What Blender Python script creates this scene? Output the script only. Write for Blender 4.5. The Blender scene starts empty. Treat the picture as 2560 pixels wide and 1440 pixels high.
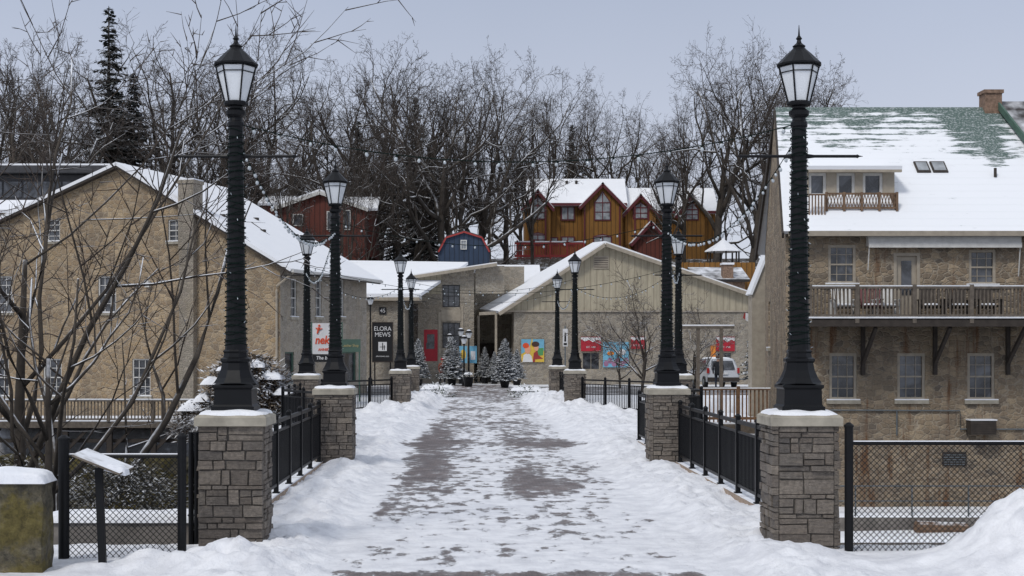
import bpy, bmesh, math, random
from mathutils import Vector, Matrix, noise
random.seed(7)
F=3555.0; CX=1182.0; CY=876.0; CH=2.1
def wx(px,D): return (px-CX)*D/F
def wz(py,D): return CH-(py-CY)*D/F
sc=bpy.context.scene
COL=sc.collection
R=random.uniform
# ------------------------------------------------------------------ materials
class NT:
    def __init__(s,name):
        s.m=bpy.data.materials.new(name); s.m.use_nodes=True
        s.t=s.m.node_tree; s.t.nodes.clear()
        s.o=s.n('ShaderNodeOutputMaterial'); s.b=s.n('ShaderNodeBsdfPrincipled')
        s.l(s.b.outputs[0],s.o.inputs[0])
    def n(s,ty,**k):
        x=s.t.nodes.new(ty)
        for a,b in k.items(): setattr(x,a,b)
        return x
    def l(s,a,b): s.t.links.new(a,b)
    def coord(s,world=False):
        if world: return s.n('ShaderNodeNewGeometry').outputs['Position']
        return s.n('ShaderNodeTexCoord').outputs['Object']
    def mapping(s,v,scale=(1,1,1)):
        m=s.n('ShaderNodeMapping'); m.inputs['Scale'].default_value=scale; s.l(v,m.inputs[0]); return m.outputs[0]
    def noise(s,v,scale,detail=4,rough=.6,dist=0):
        x=s.n('ShaderNodeTexNoise'); x.inputs['Scale'].default_value=scale; x.inputs['Detail'].default_value=detail
        x.inputs['Roughness'].default_value=rough; x.inputs['Distortion'].default_value=dist; s.l(v,x.inputs['Vector']); return x
    def voro(s,v,scale,feature='F1',rnd=1.0):
        x=s.n('ShaderNodeTexVoronoi',feature=feature); x.inputs['Scale'].default_value=scale; x.inputs['Randomness'].default_value=rnd; s.l(v,x.inputs['Vector']); return x
    def ramp(s,v,stops):
        r=s.n('ShaderNodeValToRGB'); e=r.color_ramp.elements
        while len(e)<len(stops): e.new(.5)
        for i,(p,c) in enumerate(stops):
            e[i].position=p; e[i].color=(c,c,c,1) if not hasattr(c,'__len__') else (*c,1)
        s.l(v,r.inputs[0]); return r.outputs[0]
    def math(s,op,a,b=None,c=None,clamp=False):
        x=s.n('ShaderNodeMath',operation=op,use_clamp=clamp)
        for i,v in enumerate((a,b,c)):
            if v is None: continue
            if isinstance(v,(int,float)): x.inputs[i].default_value=v
            else: s.l(v,x.inputs[i])
        return x.outputs[0]
    def mix(s,f,a,b,bt='MIX'):
        x=s.n('ShaderNodeMix',data_type='RGBA',blend_type=bt)
        for i,v in ((0,f),(6,a),(7,b)):
            if isinstance(v,(int,float)): x.inputs[i].default_value=v
            elif isinstance(v,tuple): x.inputs[i].default_value=(*v,1)
            else: s.l(v,x.inputs[i])
        return x.outputs[2]
    def bump(s,h,st=.3,dist=.02):
        b=s.n('ShaderNodeBump'); b.inputs['Strength'].default_value=st; b.inputs['Distance'].default_value=dist
        s.l(h,b.inputs['Height']); s.l(b.outputs[0],s.b.inputs['Normal'])
    def set(s,col=None,rough=None,metal=None):
        if col is not None:
            if isinstance(col,tuple): s.b.inputs['Base Color'].default_value=(*col,1)
            else: s.l(col,s.b.inputs['Base Color'])
        if rough is not None:
            if isinstance(rough,(int,float)): s.b.inputs['Roughness'].default_value=rough
            else: s.l(rough,s.b.inputs['Roughness'])
        if metal is not None: s.b.inputs['Metallic'].default_value=metal
        return s.m
    def snowtop(s,col,v,lo=.5,hi=.75,amt=1.0,nsc=3.0,amp=.5):
        g=s.n('ShaderNodeNewGeometry'); sp=s.n('ShaderNodeSeparateXYZ'); s.l(g.outputs['Normal'],sp.inputs[0])
        nz=s.noise(v,nsc,3).outputs[0]
        z=s.math('ADD',sp.outputs[2],s.math('MULTIPLY',s.math('SUBTRACT',nz,.5),amp))
        f=s.math('MULTIPLY',s.math('DIVIDE',s.math('SUBTRACT',z,lo),hi-lo,clamp=True),amt,clamp=True)
        return s.mix(f,col,(.82,.84,.88))
def simple(name,c,rough=.7,sc_=6,var=.3,bump=.2,bd=.01,snow=False,metal=0,snlo=.5,snhi=.75,snamp=.5,snsc=3,spec=None):
    t=NT(name); v=t.coord(); n=t.noise(v,sc_,5).outputs[0]
    k=t.ramp(n,[(.3,1-var),(.7,1+var*.6)])
    col=t.mix(1.0,c,k,'MULTIPLY')
    if snow: col=t.snowtop(col,v,snlo,snhi,1,snsc,snamp)
    if bump: t.bump(t.noise(v,sc_*4,4).outputs[0],bump,bd)
    if spec is not None: t.b.inputs['Specular IOR Level'].default_value=spec
    return t.set(col,rough,metal)
def stone(name,cols,mort,scale=2.6,squash=1.7,stain=.4,edge=.06,rust=0):
    t=NT(name); v=t.coord()
    d=t.noise(v,3.5,4); 
    vv=t.n('ShaderNodeVectorMath',operation='ADD'); sv=t.n('ShaderNodeVectorMath',operation='SCALE'); sv.inputs['Scale'].default_value=.16
    t.l(d.outputs['Color'],sv.inputs[0]); t.l(v,vv.inputs[0]); t.l(sv.outputs[0],vv.inputs[1])
    m=t.mapping(vv.outputs[0],(1,1,squash))
    c=t.voro(m,scale,rnd=.85); e=t.voro(m,scale,'DISTANCE_TO_EDGE',.85)
    sep=t.n('ShaderNodeSeparateColor'); t.l(c.outputs['Color'],sep.inputs[0])
    n=len(cols); base=t.ramp(sep.outputs[0],[(i/(n-1),cols[i]) for i in range(n)])
    fine=t.noise(v,14,6,.75).outputs[0]
    base=t.mix(1.0,base,t.ramp(fine,[(.25,.45),(.75,1.5)]),'MULTIPLY')
    em=t.math('ADD',e.outputs[0],t.math('MULTIPLY',t.math('SUBTRACT',t.noise(v,6,5,.7).outputs[0],.5),.26))
    f=t.ramp(em,[(edge*.4,1),(edge*1.8,0)])
    col=t.mix(t.math('MULTIPLY',f,.7),base,mort)
    big=t.noise(t.mapping(v,(1,1,.45)),.55,6,.7).outputs[0]
    col=t.mix(t.math('MULTIPLY',t.ramp(big,[(.43,0),(.66,1)]),stain),col,(.13,.11,.09))
    big2=t.noise(t.mapping(v,(1.2,1,.8)),.33,5,.65).outputs[0]
    col=t.mix(t.math('MULTIPLY',t.ramp(big2,[(.5,0),(.7,1)]),.3),col,(.42,.32,.19))
    if rust:
        r=t.noise(t.mapping(v,(2.2,2.2,.22)),1.0,5,.7).outputs[0]
        col=t.mix(t.math('MULTIPLY',t.ramp(r,[(.56,0),(.66,1)]),rust),col,(.15,.075,.035))
    t.bump(t.math('ADD',t.ramp(e.outputs[0],[(0,0),(.12,1)]),t.math('MULTIPLY',fine,1.0)),.7,.035)
    return t.set(col,.9)
M={}
M['black']=simple('black_painted_metal',(.006,.0065,.008),.42,8,.2,.05,spec=.22)
M['wrap']=simple('dark_green_cable',(.003,.011,.009),.7,20,.4,.3,spec=.15)
M['stone_l']=stone('warm_rubble_stone',[(.40,.29,.17),(.285,.21,.135),(.47,.36,.23),(.35,.25,.15),(.23,.18,.13)],(.46,.38,.28),3.4,1.6,.5)
M['stone_s']=stone('pale_dressed_stone',[(.36,.32,.26),(.30,.27,.22),(.42,.37,.30),(.33,.29,.24)],(.43,.39,.34),2.8,1.8,.35)
M['stone_r']=stone('weathered_rubble_stone',[(.33,.25,.165),(.22,.17,.12),(.42,.33,.225),(.28,.21,.14),(.15,.125,.098)],(.42,.36,.28),3.8,1.7,.6,.055,.95)
M['stone_c']=stone('grey_tan_stone',[(.33,.29,.23),(.25,.22,.18),(.39,.34,.27),(.29,.26,.21)],(.39,.36,.31),3.2,1.6,.35)
def pierstone():
    t=NT('pier_ashlar_stone'); v=t.coord()
    ri=t.n('ShaderNodeNewGeometry').outputs['Random Per Island']
    base=t.ramp(ri,[(0,(.14,.12,.104)),(.3,(.225,.19,.16)),(.55,(.18,.16,.14)),(.8,(.28,.24,.20)),(1,(.12,.108,.1))])
    fine=t.noise(v,20,7,.8).outputs[0]
    col=t.mix(1.0,base,t.ramp(fine,[(.25,.4),(.75,1.55)]),'MULTIPLY')
    lay=t.noise(t.mapping(v,(3,3,22)),2,5,.7).outputs[0]
    col=t.mix(t.math('MULTIPLY',t.ramp(lay,[(.5,0),(.7,1)]),.35),col,(.32,.26,.19))
    lay2=t.noise(v,3.5,5,.7).outputs[0]
    col=t.mix(t.math('MULTIPLY',t.ramp(lay2,[(.52,0),(.72,1)]),.5),col,(.07,.062,.055))
    dust=t.noise(v,9,6,.8).outputs[0]
    col=t.mix(t.ramp(dust,[(.69,0),(.74,.8)]),col,(.75,.77,.8))
    t.bump(t.math('ADD',fine,lay),.9,.04)
    return t.set(col,.85)
M['pier']=pierstone()
M['mortar']=simple('dark_mortar',(.11,.10,.09),.95,12,.3)
M['cap']=simple('limestone_cap',(.36,.33,.27),.85,5,.3,.3)
M['footstone']=simple('reddish_stone',(.3,.2,.14),.9,5,.35,.5,.02,snow=True,snlo=.8,snhi=1,snamp=.6)
M['coping']=simple('beige_coping',(.38,.29,.22),.9,4,.3,.4,.02,snow=True,snlo=.75,snhi=.95,snamp=.5)
def snowmat(name='snow',st=.6):
    t=NT(name); v=t.coord(True)
    a=t.noise(v,2.2,5,.6).outputs[0]; b=t.noise(v,16,5,.7).outputs[0]
    t.bump(t.math('ADD',a,t.math('MULTIPLY',b,.35)),st,.08)
    c=t.mix(t.ramp(a,[(.35,0),(.7,1)]),(.80,.82,.87),(.89,.90,.92))
    return t.set(c,.85)
M['snow']=snowmat()
def pathmat():
    t=NT('snowy_brick_paving'); v=t.coord(True)
    at=t.n('ShaderNodeAttribute'); at.attribute_name='cov'
    vm=t.mapping(v,(1,.55,1))
    n=t.noise(vm,7.0,7,.7,.8).outputs[0]
    n0=t.noise(t.mapping(v,(1,.35,1)),1.7,6,.65,.3).outputs[0]
    vo=t.voro(vm,5.5,'SMOOTH_F1')
    hi=t.noise(v,30,4,.7).outputs[0]
    val=t.math('ADD',t.math('MULTIPLY',n,.42),t.math('MULTIPLY',vo.outputs[0],.22))
    val=t.math('ADD',val,t.math('MULTIPLY',n0,.38))
    val=t.math('ADD',val,t.math('MULTIPLY',t.math('SUBTRACT',hi,.5),.14))
    th=t.math('MULTIPLY_ADD',at.outputs['Fac'],-.5,.725)
    f=t.math('DIVIDE',t.math('SUBTRACT',val,th),.045,clamp=True)
    br=t.n('ShaderNodeTexBrick'); br.inputs['Scale'].default_value=4.5; br.inputs['Mortar Size'].default_value=.02
    br.inputs['Color1'].default_value=(.19,.145,.13,1); br.inputs['Color2'].default_value=(.12,.095,.09,1); br.inputs['Mortar'].default_value=(.06,.052,.052,1)
    t.l(v,br.inputs['Vector'])
    big=t.noise(v,1.3,4).outputs[0]
    base=t.mix(1.0,br.outputs[0],t.ramp(big,[(.3,.65),(.7,1.3)]),'MULTIPLY')
    slush=t.noise(v,3,5,.65).outputs[0]
    scol=t.mix(t.ramp(slush,[(.35,0),(.6,1)]),(.70,.71,.75),(.87,.88,.91))
    thin=t.math('DIVIDE',t.math('SUBTRACT',val,t.math('SUBTRACT',th,.07)),.1,clamp=True)
    c=t.mix(t.math('MULTIPLY',thin,.35),base,(.52,.50,.51)); c=t.mix(f,c,scol)
    h=t.math('ADD',t.math('MULTIPLY',f,1.0),t.math('MULTIPLY',hi,.4)); h=t.math('ADD',h,n); h=t.math('ADD',h,t.math('MULTIPLY',vo.outputs[0],1.3))
    t.bump(h,.7,.045)
    r=t.math('MULTIPLY_ADD',f,.4,.42)
    return t.set(c,r)
M['path']=pathmat()
def terr():
    t=NT('snowy_ground'); v=t.coord(True)
    sp=t.n('ShaderNodeSeparateXYZ'); t.l(v,sp.inputs[0])
    n=t.noise(v,.5,8,.7).outputs[0]; n2=t.noise(v,3,6,.7).outputs[0]
    hill=t.math('DIVIDE',t.math('SUBTRACT',sp.outputs[1],94),8,clamp=True)
    low=t.math('DIVIDE',t.math('SUBTRACT',-1.0,sp.outputs[2]),1.5,clamp=True)
    k=t.math('MAXIMUM',hill,low)
    bare=t.math('MULTIPLY',k,t.ramp(t.math('ADD',t.math('MULTIPLY',n,.5),t.math('MULTIPLY',n2,.5)),[(.40,0),(.48,1)]))
    dirt=t.mix(n2,(.03,.026,.02),(.12,.095,.07))
    t.bump(n2,.7,.2)
    return t.set(t.mix(bare,(.8,.82,.86),dirt),.9)
M['terrain']=terr()
def roadm():
    t=NT('wet_asphalt'); v=t.coord(True)
    n=t.noise(t.mapping(v,(.3,1,1)),1.6,6,.7).outputs[0]
    f=t.ramp(n,[(.47,0),(.6,1)])
    return t.set(t.mix(f,(.075,.068,.065),(.6,.61,.65)),.6)
M['asphalt']=roadm()
def glassm():
    t=NT('dark_window_glass'); v=t.coord()
    n=t.noise(v,1.3,3,.6,1.0).outputs[0]
    c=t.mix(t.ramp(n,[(.4,0),(.7,1)]),(.018,.02,.024),(.13,.14,.16))  # paler blotches painted into the glass colour stand in for reflections
    t.b.inputs['Specular IOR Level'].default_value=.8
    return t.set(c,.12)
M['glass']=glassm()
M['curtain']=simple('pale_curtained_glass',(.33,.35,.37),.3,2,.6,0)
M['frost']=simple('frosted_lamp_glass',(.74,.77,.80),.25,3,.12,0)
M['bulb']=simple('clear_bulb_glass',(.46,.50,.53),.1,3,.25,0)
M['white']=simple('white_painted_wood',(.62,.61,.58),.6,5,.15,.05)
M['beige']=simple('beige_painted_trim',(.38,.33,.26),.65,4,.2,.1)
def siding(name,c1,period=.3,c2=None):
    t=NT(name); v=t.coord(); sp=t.n('ShaderNodeSeparateXYZ'); t.l(v,sp.inputs[0])
    s=t.math('FRACT',t.math('MULTIPLY',t.math('ADD',sp.outputs[0],sp.outputs[1]),1/period))
    g=t.ramp(s,[(0,0.),(.06,0.),(.12,1.),(.88,1.),(.94,0.)])
    n=t.noise(t.mapping(v,(3,3,.5)),1.5,5,.7).outputs[0]
    c=t.mix(1.0,c1,t.ramp(n,[(.3,.75),(.7,1.15)]),'MULTIPLY'); c=t.mix(g,c2 or tuple(x*.45 for x in c1),c)
    t.bump(g,.5,.02)
    return t.set(c,.75)
M['siding']=siding('beige_board_siding',(.42,.37,.27),.4,(.31,.27,.195))
M['chaletwall']=siding('amber_wood_siding',(.27,.125,.022),.4)
M['redwall']=siding('dark_red_siding',(.13,.032,.02),.4)
M['bluewall']=siding('dark_blue_siding',(.025,.045,.085),.35)
M['redtrim']=simple('maroon_trim',(.12,.015,.02),.5,4,.25,0)
M['wood']=simple('weathered_brown_wood',(.19,.12,.075),.85,7,.4,.4,snow=True,snlo=.75,snhi=.95)
M['woodgrey']=simple('grey_brown_wood',(.15,.125,.10),.85,7,.4,.4,snow=True,snlo=.8,snhi=.95)
M['orangewood']=simple('aged_cedar_wood',(.21,.115,.06),.75,6,.5,.2,snow=True,snlo=.8,snhi=.95)
M['darkwood']=simple('dark_timber',(.05,.04,.033),.85,5,.35,.2)
M['darkroof']=simple('dark_shingle_snowy',(.05,.045,.045),.9,3,.3,.3,snow=True,snlo=.6,snhi=1.3,snamp=1.6,snsc=1.2)
M['brick']=simple('old_brick',(.26,.17,.12),.9,9,.5,.5,.03,snow=True,snlo=.7,snhi=.9)
M['chimstone']=stone('chimney_stone',[(.34,.29,.24),(.27,.24,.19),(.39,.34,.27)],(.42,.38,.32),6,1.5,.3)
M['concrete']=simple('grey_concrete',(.22,.2,.18),.9,3,.35,.4,.02,snow=True,snlo=.7,snhi=.9)
M['greyroof']=simple('dark_metal_building',(.045,.045,.05),.6,2,.3,0)
def greenroof():
    t=NT('green_shingles_with_snow'); v=t.coord(); sp=t.n('ShaderNodeSeparateXYZ'); t.l(v,sp.inputs[0])
    x,y,z=sp.outputs[0],sp.outputs[1],sp.outputs[2]
    st=t.noise(t.mapping(v,(.7,1,7.0)),1.6,7,.72).outputs[0]
    bl=t.noise(v,1.0,6,.65).outputs[0]
    zf=t.math('DIVIDE',t.math('SUBTRACT',z,8.0),2.4,clamp=True)
    xr=t.math('SUBTRACT',1.0,t.math('MULTIPLY',t.math('ABSOLUTE',t.math('SUBTRACT',x,7.5)),.8),clamp=True)
    xr=t.math('MULTIPLY',xr,t.math('DIVIDE',t.math('SUBTRACT',z,8.1),.7,clamp=True))
    amt=t.math('ADD',t.math('MULTIPLY',zf,.15),t.math('MULTIPLY',xr,.18))
    rdg=t.math('DIVIDE',t.math('SUBTRACT',z,10.35),.25,clamp=True)
    amt=t.math('ADD',amt,t.math('MULTIPLY',rdg,.10))
    course=t.math('FRACT',t.math('MULTIPLY',z,4.0))
    cl=t.ramp(course,[(0,.14),(.3,0.),(.8,0.),(1,.14)])
    val=t.math('ADD',t.math('ADD',t.math('MULTIPLY',st,.6),t.math('MULTIPLY',bl,.4)),t.math('ADD',amt,t.math('MULTIPLY',cl,zf)))
    f=t.math('DIVIDE',t.math('SUBTRACT',val,.61),.06,clamp=True)
    g=t.mix(t.noise(v,8,4).outputs[0],(.05,.09,.08),(.12,.17,.15))
    g=t.mix(t.math('MULTIPLY',t.ramp(t.noise(v,14,5,.75).outputs[0],[(.5,0),(.62,1)]),.5),g,(.7,.72,.75))
    c=t.mix(f,(.84,.86,.89),g)
    t.bump(t.math('ADD',t.math('SUBTRACT',1,f),t.ramp(course,[(0,0),(.2,1)])),.35,.03)
    return t.set(c,.85)
M['greenroof']=greenroof()
def roofsnow():
    t=NT('roof_snow'); v=t.coord()
    n=t.noise(v,1.0,4).outputs[0]; w=t.noise(t.mapping(v,(1,1,3)),3,5,.7).outputs[0]
    c=t.mix(t.ramp(w,[(.66,0),(.74,.55)]),t.mix(n,(.80,.82,.86),(.89,.90,.92)),(.25,.24,.24))
    t.bump(t.math('ADD',n,t.math('MULTIPLY',w,.3)),.4,.06)
    return t.set(c,.85)
M['roofsnow']=roofsnow()
M['bark']=simple('grey_brown_bark',(.068,.056,.045),.95,3,.5,.6,.03,snow=True,snlo=.45,snhi=.8,snamp=1.1,snsc=2.0)
M['twig']=simple('dark_twigs',(.060,.047,.039),.95,.6,.5,0,snow=True,snlo=.75,snhi=1.1,snamp=.9,snsc=.8)
M['twigred']=simple('brown_twigs',(.065,.048,.038),.95,.8,.4,0,snow=True,snlo=.8,snhi=1.05,snamp=.7,snsc=1)
M['needle']=simple('dark_spruce_needles',(.016,.025,.018),.9,1.2,.5,0,snow=True,snlo=.8,snhi=1.3,snamp=.6,snsc=1)
M['needlesnow']=simple('snow_dusted_fir_needles',(.022,.04,.027),.9,3,.5,0,snow=True,snlo=.5,snhi=.95,snamp=1.0,snsc=6)
M['green']=simple('evergreen_sprigs',(.06,.085,.03),.9,3,.5,0,snow=True,snlo=.4,snhi=.9,snamp=1.0,snsc=5)
def mossm():
    t=NT('mossy_stone'); v=t.coord(); n=t.noise(v,3.5,8,.75).outputs[0]; n2=t.noise(v,1.7,5,.7).outputs[0]; n3=t.noise(v,11,6,.8).outputs[0]
    c=t.ramp(n,[(.3,(.05,.046,.036)),(.48,(.14,.125,.09)),(.6,(.21,.18,.12)),(.75,(.34,.30,.24))])
    c=t.mix(t.ramp(n2,[(.42,0),(.54,.7)]),c,(.17,.135,.022))
    c=t.mix(1.0,c,t.ramp(n3,[(.3,.35),(.7,1.6)]),'MULTIPLY'); t.bump(t.math('ADD',n,n3),1.0,.08)
    return t.set(c,.98)
M['moss']=mossm()
M['ivy']=simple('brown_green_ivy',(.075,.06,.03),.9,5,.6,0,snow=True,snlo=.8,snhi=1.1,snamp=.9)
M['vine']=simple('brown_vine_stems',(.12,.085,.055),.9,5,.6,0,snow=True,snlo=.6,snhi=1.0,snamp=1.1)
def waterm():
    t=NT('dark_river_water'); v=t.coord(True); t.bump(t.noise(v,1.5,4).outputs[0],.3,.1); return t.set((.02,.025,.03),.1)
M['water']=waterm()
M['red']=simple('red_paint',(.42,.015,.03),.45,4,.15,0)
M['signblack']=simple('black_sign_board',(.012,.012,.013),.4,3,.1,0)
M['signwhite']=simple('white_sign_board',(.7,.7,.7),.5,3,.08,0)
M['orangered']=simple('orange_red_lettering',(.7,.08,.02),.5,3,.05,0)
M['teal']=simple('teal_green_paint',(.07,.13,.1),.6,3,.2,0)
M['signgold']=simple('pale_gold_lettering',(.5,.42,.2),.5,3,.1,0)
M['skyblue']=simple('light_blue_paint',(.16,.42,.58),.6,3,.15,0)
M['yellow']=simple('yellow_paint',(.7,.47,.06),.6,3,.1,0)
M['pinkish']=simple('peach_paint',(.75,.36,.22),.6,3,.1,0)
M['darkred']=simple('brick_red_paint',(.32,.035,.03),.6,3,.1,0)
M['hairbrown']=simple('dark_brown_paint',(.06,.025,.015),.6,3,.1,0)
M['leafgreen']=simple('mid_green_paint',(.08,.3,.1),.6,3,.1,0)
M['purple']=simple('mauve_paint',(.32,.16,.26),.6,3,.3,0)
M['orange']=simple('orange_paint',(.75,.25,.03),.6,3,.1,0)
M['carwhite']=simple('white_car_paint',(.52,.54,.57),.3,1,.05,0)
M['rubber']=simple('black_rubber',(.02,.02,.02),.8,5,.2,0)
M['taillight']=simple('red_lens',(.4,.02,.02),.2,5,.1,0)
M['coatdark']=simple('dark_coat_fabric',(.015,.017,.022),.9,12,.3,.1)
M['coatred']=simple('rust_coat_fabric',(.22,.06,.04),.9,12,.3,.1)
M['trouser']=simple('dark_trousers_fabric',(.025,.03,.045),.9,12,.3,.1)
M['skin']=simple('skin',(.45,.27,.2),.6,12,.1,0)
M['galv']=simple('grey_galvanised_pipe',(.16,.18,.19),.5,5,.2,0,metal=.4)
# ------------------------------------------------------------------ mesh builder
class MB:
    def __init__(s): s.v=[]; s.f=[]; s.mi=[]; s.cur=0
    def add(s,vs,fs):
        b=len(s.v); s.v.extend([tuple(p) for p in vs])
        for f in fs: s.f.append(tuple(i+b for i in f)); s.mi.append(s.cur)
        return s
    def box(s,x0,x1,y0,y1,z0,z1):
        return s.add([(x0,y0,z0),(x1,y0,z0),(x1,y1,z0),(x0,y1,z0),(x0,y0,z1),(x1,y0,z1),(x1,y1,z1),(x0,y1,z1)],
          [(0,3,2,1),(4,5,6,7),(0,1,5,4),(1,2,6,5),(2,3,7,6),(3,0,4,7)])
    def obox(s,p0,p1,w,h):
        p0=Vector(p0);p1=Vector(p1); d=(p1-p0).normalized(); up=Vector((0,0,1))
        if abs(d.z)>.95: up=Vector((0,1,0))
        a=d.cross(up).normalized()*w/2; b=a.cross(d).normalized()*h/2
        vs=[p+q for p in (p0,p1) for q in (-a-b,a-b,a+b,-a+b)]
        return s.add(vs,[(0,1,2,3),(7,6,5,4),(0,4,5,1),(1,5,6,2),(2,6,7,3),(3,7,4,0)])
    def tube(s,pts,rs,n=6,cap=True):
        b=len(s.v); L=len(pts); 
        for i in range(L):
            p=Vector(pts[i]); d=(Vector(pts[min(i+1,L-1)])-Vector(pts[max(i-1,0)]))
            if d.length<1e-9: d=Vector((0,0,1))
            d.normalize(); up=Vector((0,0,1)) if abs(d.z)<.9 else Vector((1,0,0))
            a=d.cross(up).normalized(); c=a.cross(d)
            for k in range(n):
                t=2*math.pi*k/n; q=p+(a*math.cos(t)+c*math.sin(t))*rs[i]; s.v.append((q.x,q.y,q.z))
        for i in range(L-1):
            for k in range(n):
                k2=(k+1)%n
                s.f.append((b+i*n+k,b+(i+1)*n+k,b+(i+1)*n+k2,b+i*n+k2)); s.mi.append(s.cur)
        if cap:
            s.f.append(tuple(b+k for k in range(n))); s.mi.append(s.cur)
            s.f.append(tuple(b+(L-1)*n+n-1-k for k in range(n))); s.mi.append(s.cur)
        return s
    def lathe(s,prof,n=16,c=(0,0,0),rot=0):
        b=len(s.v)
        for r,z in prof:
            for k in range(n):
                t=2*math.pi*k/n+rot; s.v.append((c[0]+r*math.cos(t),c[1]+r*math.sin(t),c[2]+z))
        for i in range(len(prof)-1):
            for k in range(n):
                k2=(k+1)%n; s.f.append((b+i*n+k,b+i*n+k2,b+(i+1)*n+k2,b+(i+1)*n+k)); s.mi.append(s.cur)
        s.f.append(tuple(b+n-1-k for k in range(n))); s.mi.append(s.cur)
        s.f.append(tuple(b+(len(prof)-1)*n+k for k in range(n))); s.mi.append(s.cur)
        return s
    def prism(s,poly,y0,y1):
        n=len(poly); vs=[(x,y0,z) for x,z in poly]+[(x,y1,z) for x,z in poly]
        return s.add(vs,[tuple(range(n)),tuple(range(2*n-1,n-1,-1))]+[(i,i+n,(i+1)%n+n,(i+1)%n) for i in range(n)])
    def slab(s,quad,t):
        q=[Vector(p) for p in quad]; n=(q[1]-q[0]).cross(q[2]-q[0]).normalized()
        if n.z<0: n=-n
        vs=q+[p-n*t for p in q]
        return s.add(vs,[(0,1,2,3),(7,6,5,4),(0,4,5,1),(1,5,6,2),(2,6,7,3),(3,7,4,0)])
def reg(name,data,par=None,M4=None,label=None,cat=None,kind=None,group=None):
    o=bpy.data.objects.new(name,data); COL.objects.link(o)
    if par: o.parent=par
    if M4 is not None: o.matrix_local=M4
    if label: o['label']=label
    if cat: o['category']=cat
    if kind: o['kind']=kind
    if group: o['group']=group
    return o
def mk(name,mb,mats,par=None,recalc=True,smooth=False,M4=None,label=None,cat=None,kind=None,group=None):
    me=bpy.data.meshes.new(name); me.from_pydata(mb.v,[],mb.f)
    if not isinstance(mats,(list,tuple)): mats=[mats]
    for m in mats: me.materials.append(M[m] if isinstance(m,str) else m)
    if len(mats)>1: me.polygons.foreach_set('material_index',mb.mi)
    if recalc:
        bm=bmesh.new(); bm.from_mesh(me); bmesh.ops.recalc_face_normals(bm,faces=bm.faces); bm.to_mesh(me); bm.free()
    if smooth: me.polygons.foreach_set('use_smooth',[True]*len(me.polygons))
    me.update()
    return reg(name,me,par,M4,label,cat,kind,group)
def empty(name,loc,label,cat,rz=0,group=None):
    o=reg(name,None,None,Matrix.Translation(loc)@Matrix.Rotation(rz,4,'Z'),label,cat,None,group)
    o.empty_display_size=.3
    return o
def dup(src,M4,par=None):
    o=src.copy(); COL.objects.link(o)
    if par is not None: o.parent=par
    o.matrix_local=M4
    for c in list(src.children):
        dup(c,c.matrix_local.copy(),par=o)
    return o
T=Matrix.Translation
RZ=lambda a: Matrix.Rotation(a,4,'Z')
I4=Matrix.Identity(4)
def wall(name,par,M4,L,z0,z1,ops,mat,clips=(),rev=.16):
    xs=sorted({0,L}|{o[0] for o in ops}|{o[1] for o in ops}); zs=sorted({z0,z1}|{o[2] for o in ops}|{o[3] for o in ops})
    mb=MB()
    for i in range(len(xs)-1):
        for j in range(len(zs)-1):
            cx=(xs[i]+xs[i+1])/2; cz=(zs[j]+zs[j+1])/2
            if cx<0 or cx>L or any(o[0]<cx<o[1] and o[2]<cz<o[3] for o in ops): continue
            mb.add([(xs[i],0,zs[j]),(xs[i+1],0,zs[j]),(xs[i+1],0,zs[j+1]),(xs[i],0,zs[j+1])],[(0,1,2,3)])
    for a,b,c,d in [o[:4] for o in ops]:
        mb.add([(a,0,c),(b,0,c),(b,0,d),(a,0,d),(a,rev,c),(b,rev,c),(b,rev,d),(a,rev,d)],[(0,4,5,1),(1,5,6,2),(2,6,7,3),(3,7,4,0)])
    me=bpy.data.meshes.new(name); me.from_pydata(mb.v,[],mb.f); me.materials.append(M[mat])
    if clips:
        bm=bmesh.new(); bm.from_mesh(me)
        for co,no in clips:
            bmesh.ops.bisect_plane(bm,geom=bm.verts[:]+bm.edges[:]+bm.faces[:],plane_co=co,plane_no=no,clear_outer=True)
        bm.to_mesh(me); bm.free()
    return reg(name,me,par,M4)
def window(par,M4,x0,x1,z0,z1,cols=3,rows=4,frame='white',glass='glass',sill=None,fw=.06,dep=.12,name='window',sash=True,mw=.022):
    mb=MB(); y0,y1=dep-.07,dep
    mb.box(x0,x0+fw,y0,y1,z0,z1).box(x1-fw,x1,y0,y1,z0,z1).box(x0+fw,x1-fw,y0,y1,z0,z0+fw).box(x0+fw,x1-fw,y0,y1,z1-fw,z1)
    if sash: mb.box(x0+fw,x1-fw,y0+.01,y1,(z0+z1)/2-.025,(z0+z1)/2+.025)
    for i in range(1,cols):
        x=x0+(x1-x0)*i/cols; mb.box(x-mw/2,x+mw/2,y1-.03,y1-.002,z0+fw,z1-fw)
    for j in range(1,rows):
        z=z0+(z1-z0)*j/rows
        if sash and abs(z-(z0+z1)/2)<.03: continue
        mb.box(x0+fw,x1-fw,y1-.027,y1-.004,z-mw/2,z+mw/2)
    w=mk(name,mb,frame,par,M4=M4)
    g=MB(); g.add([(x0,dep-.005,z0),(x1,dep-.005,z0),(x1,dep-.005,z1),(x0,dep-.005,z1)],[(0,1,2,3)])
    mk('window_glass',g,glass,w,recalc=False)
    if sill:
        s=MB(); s.box(x0-.1,x1+.1,-.08,.06,z0-.12,z0-.003); s.cur=1; s.box(x0-.09,x1+.09,-.075,.055,z0-.002,z0+.035)
        mk('window_sill',s,[sill,'snow'],w)
    return w
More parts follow.
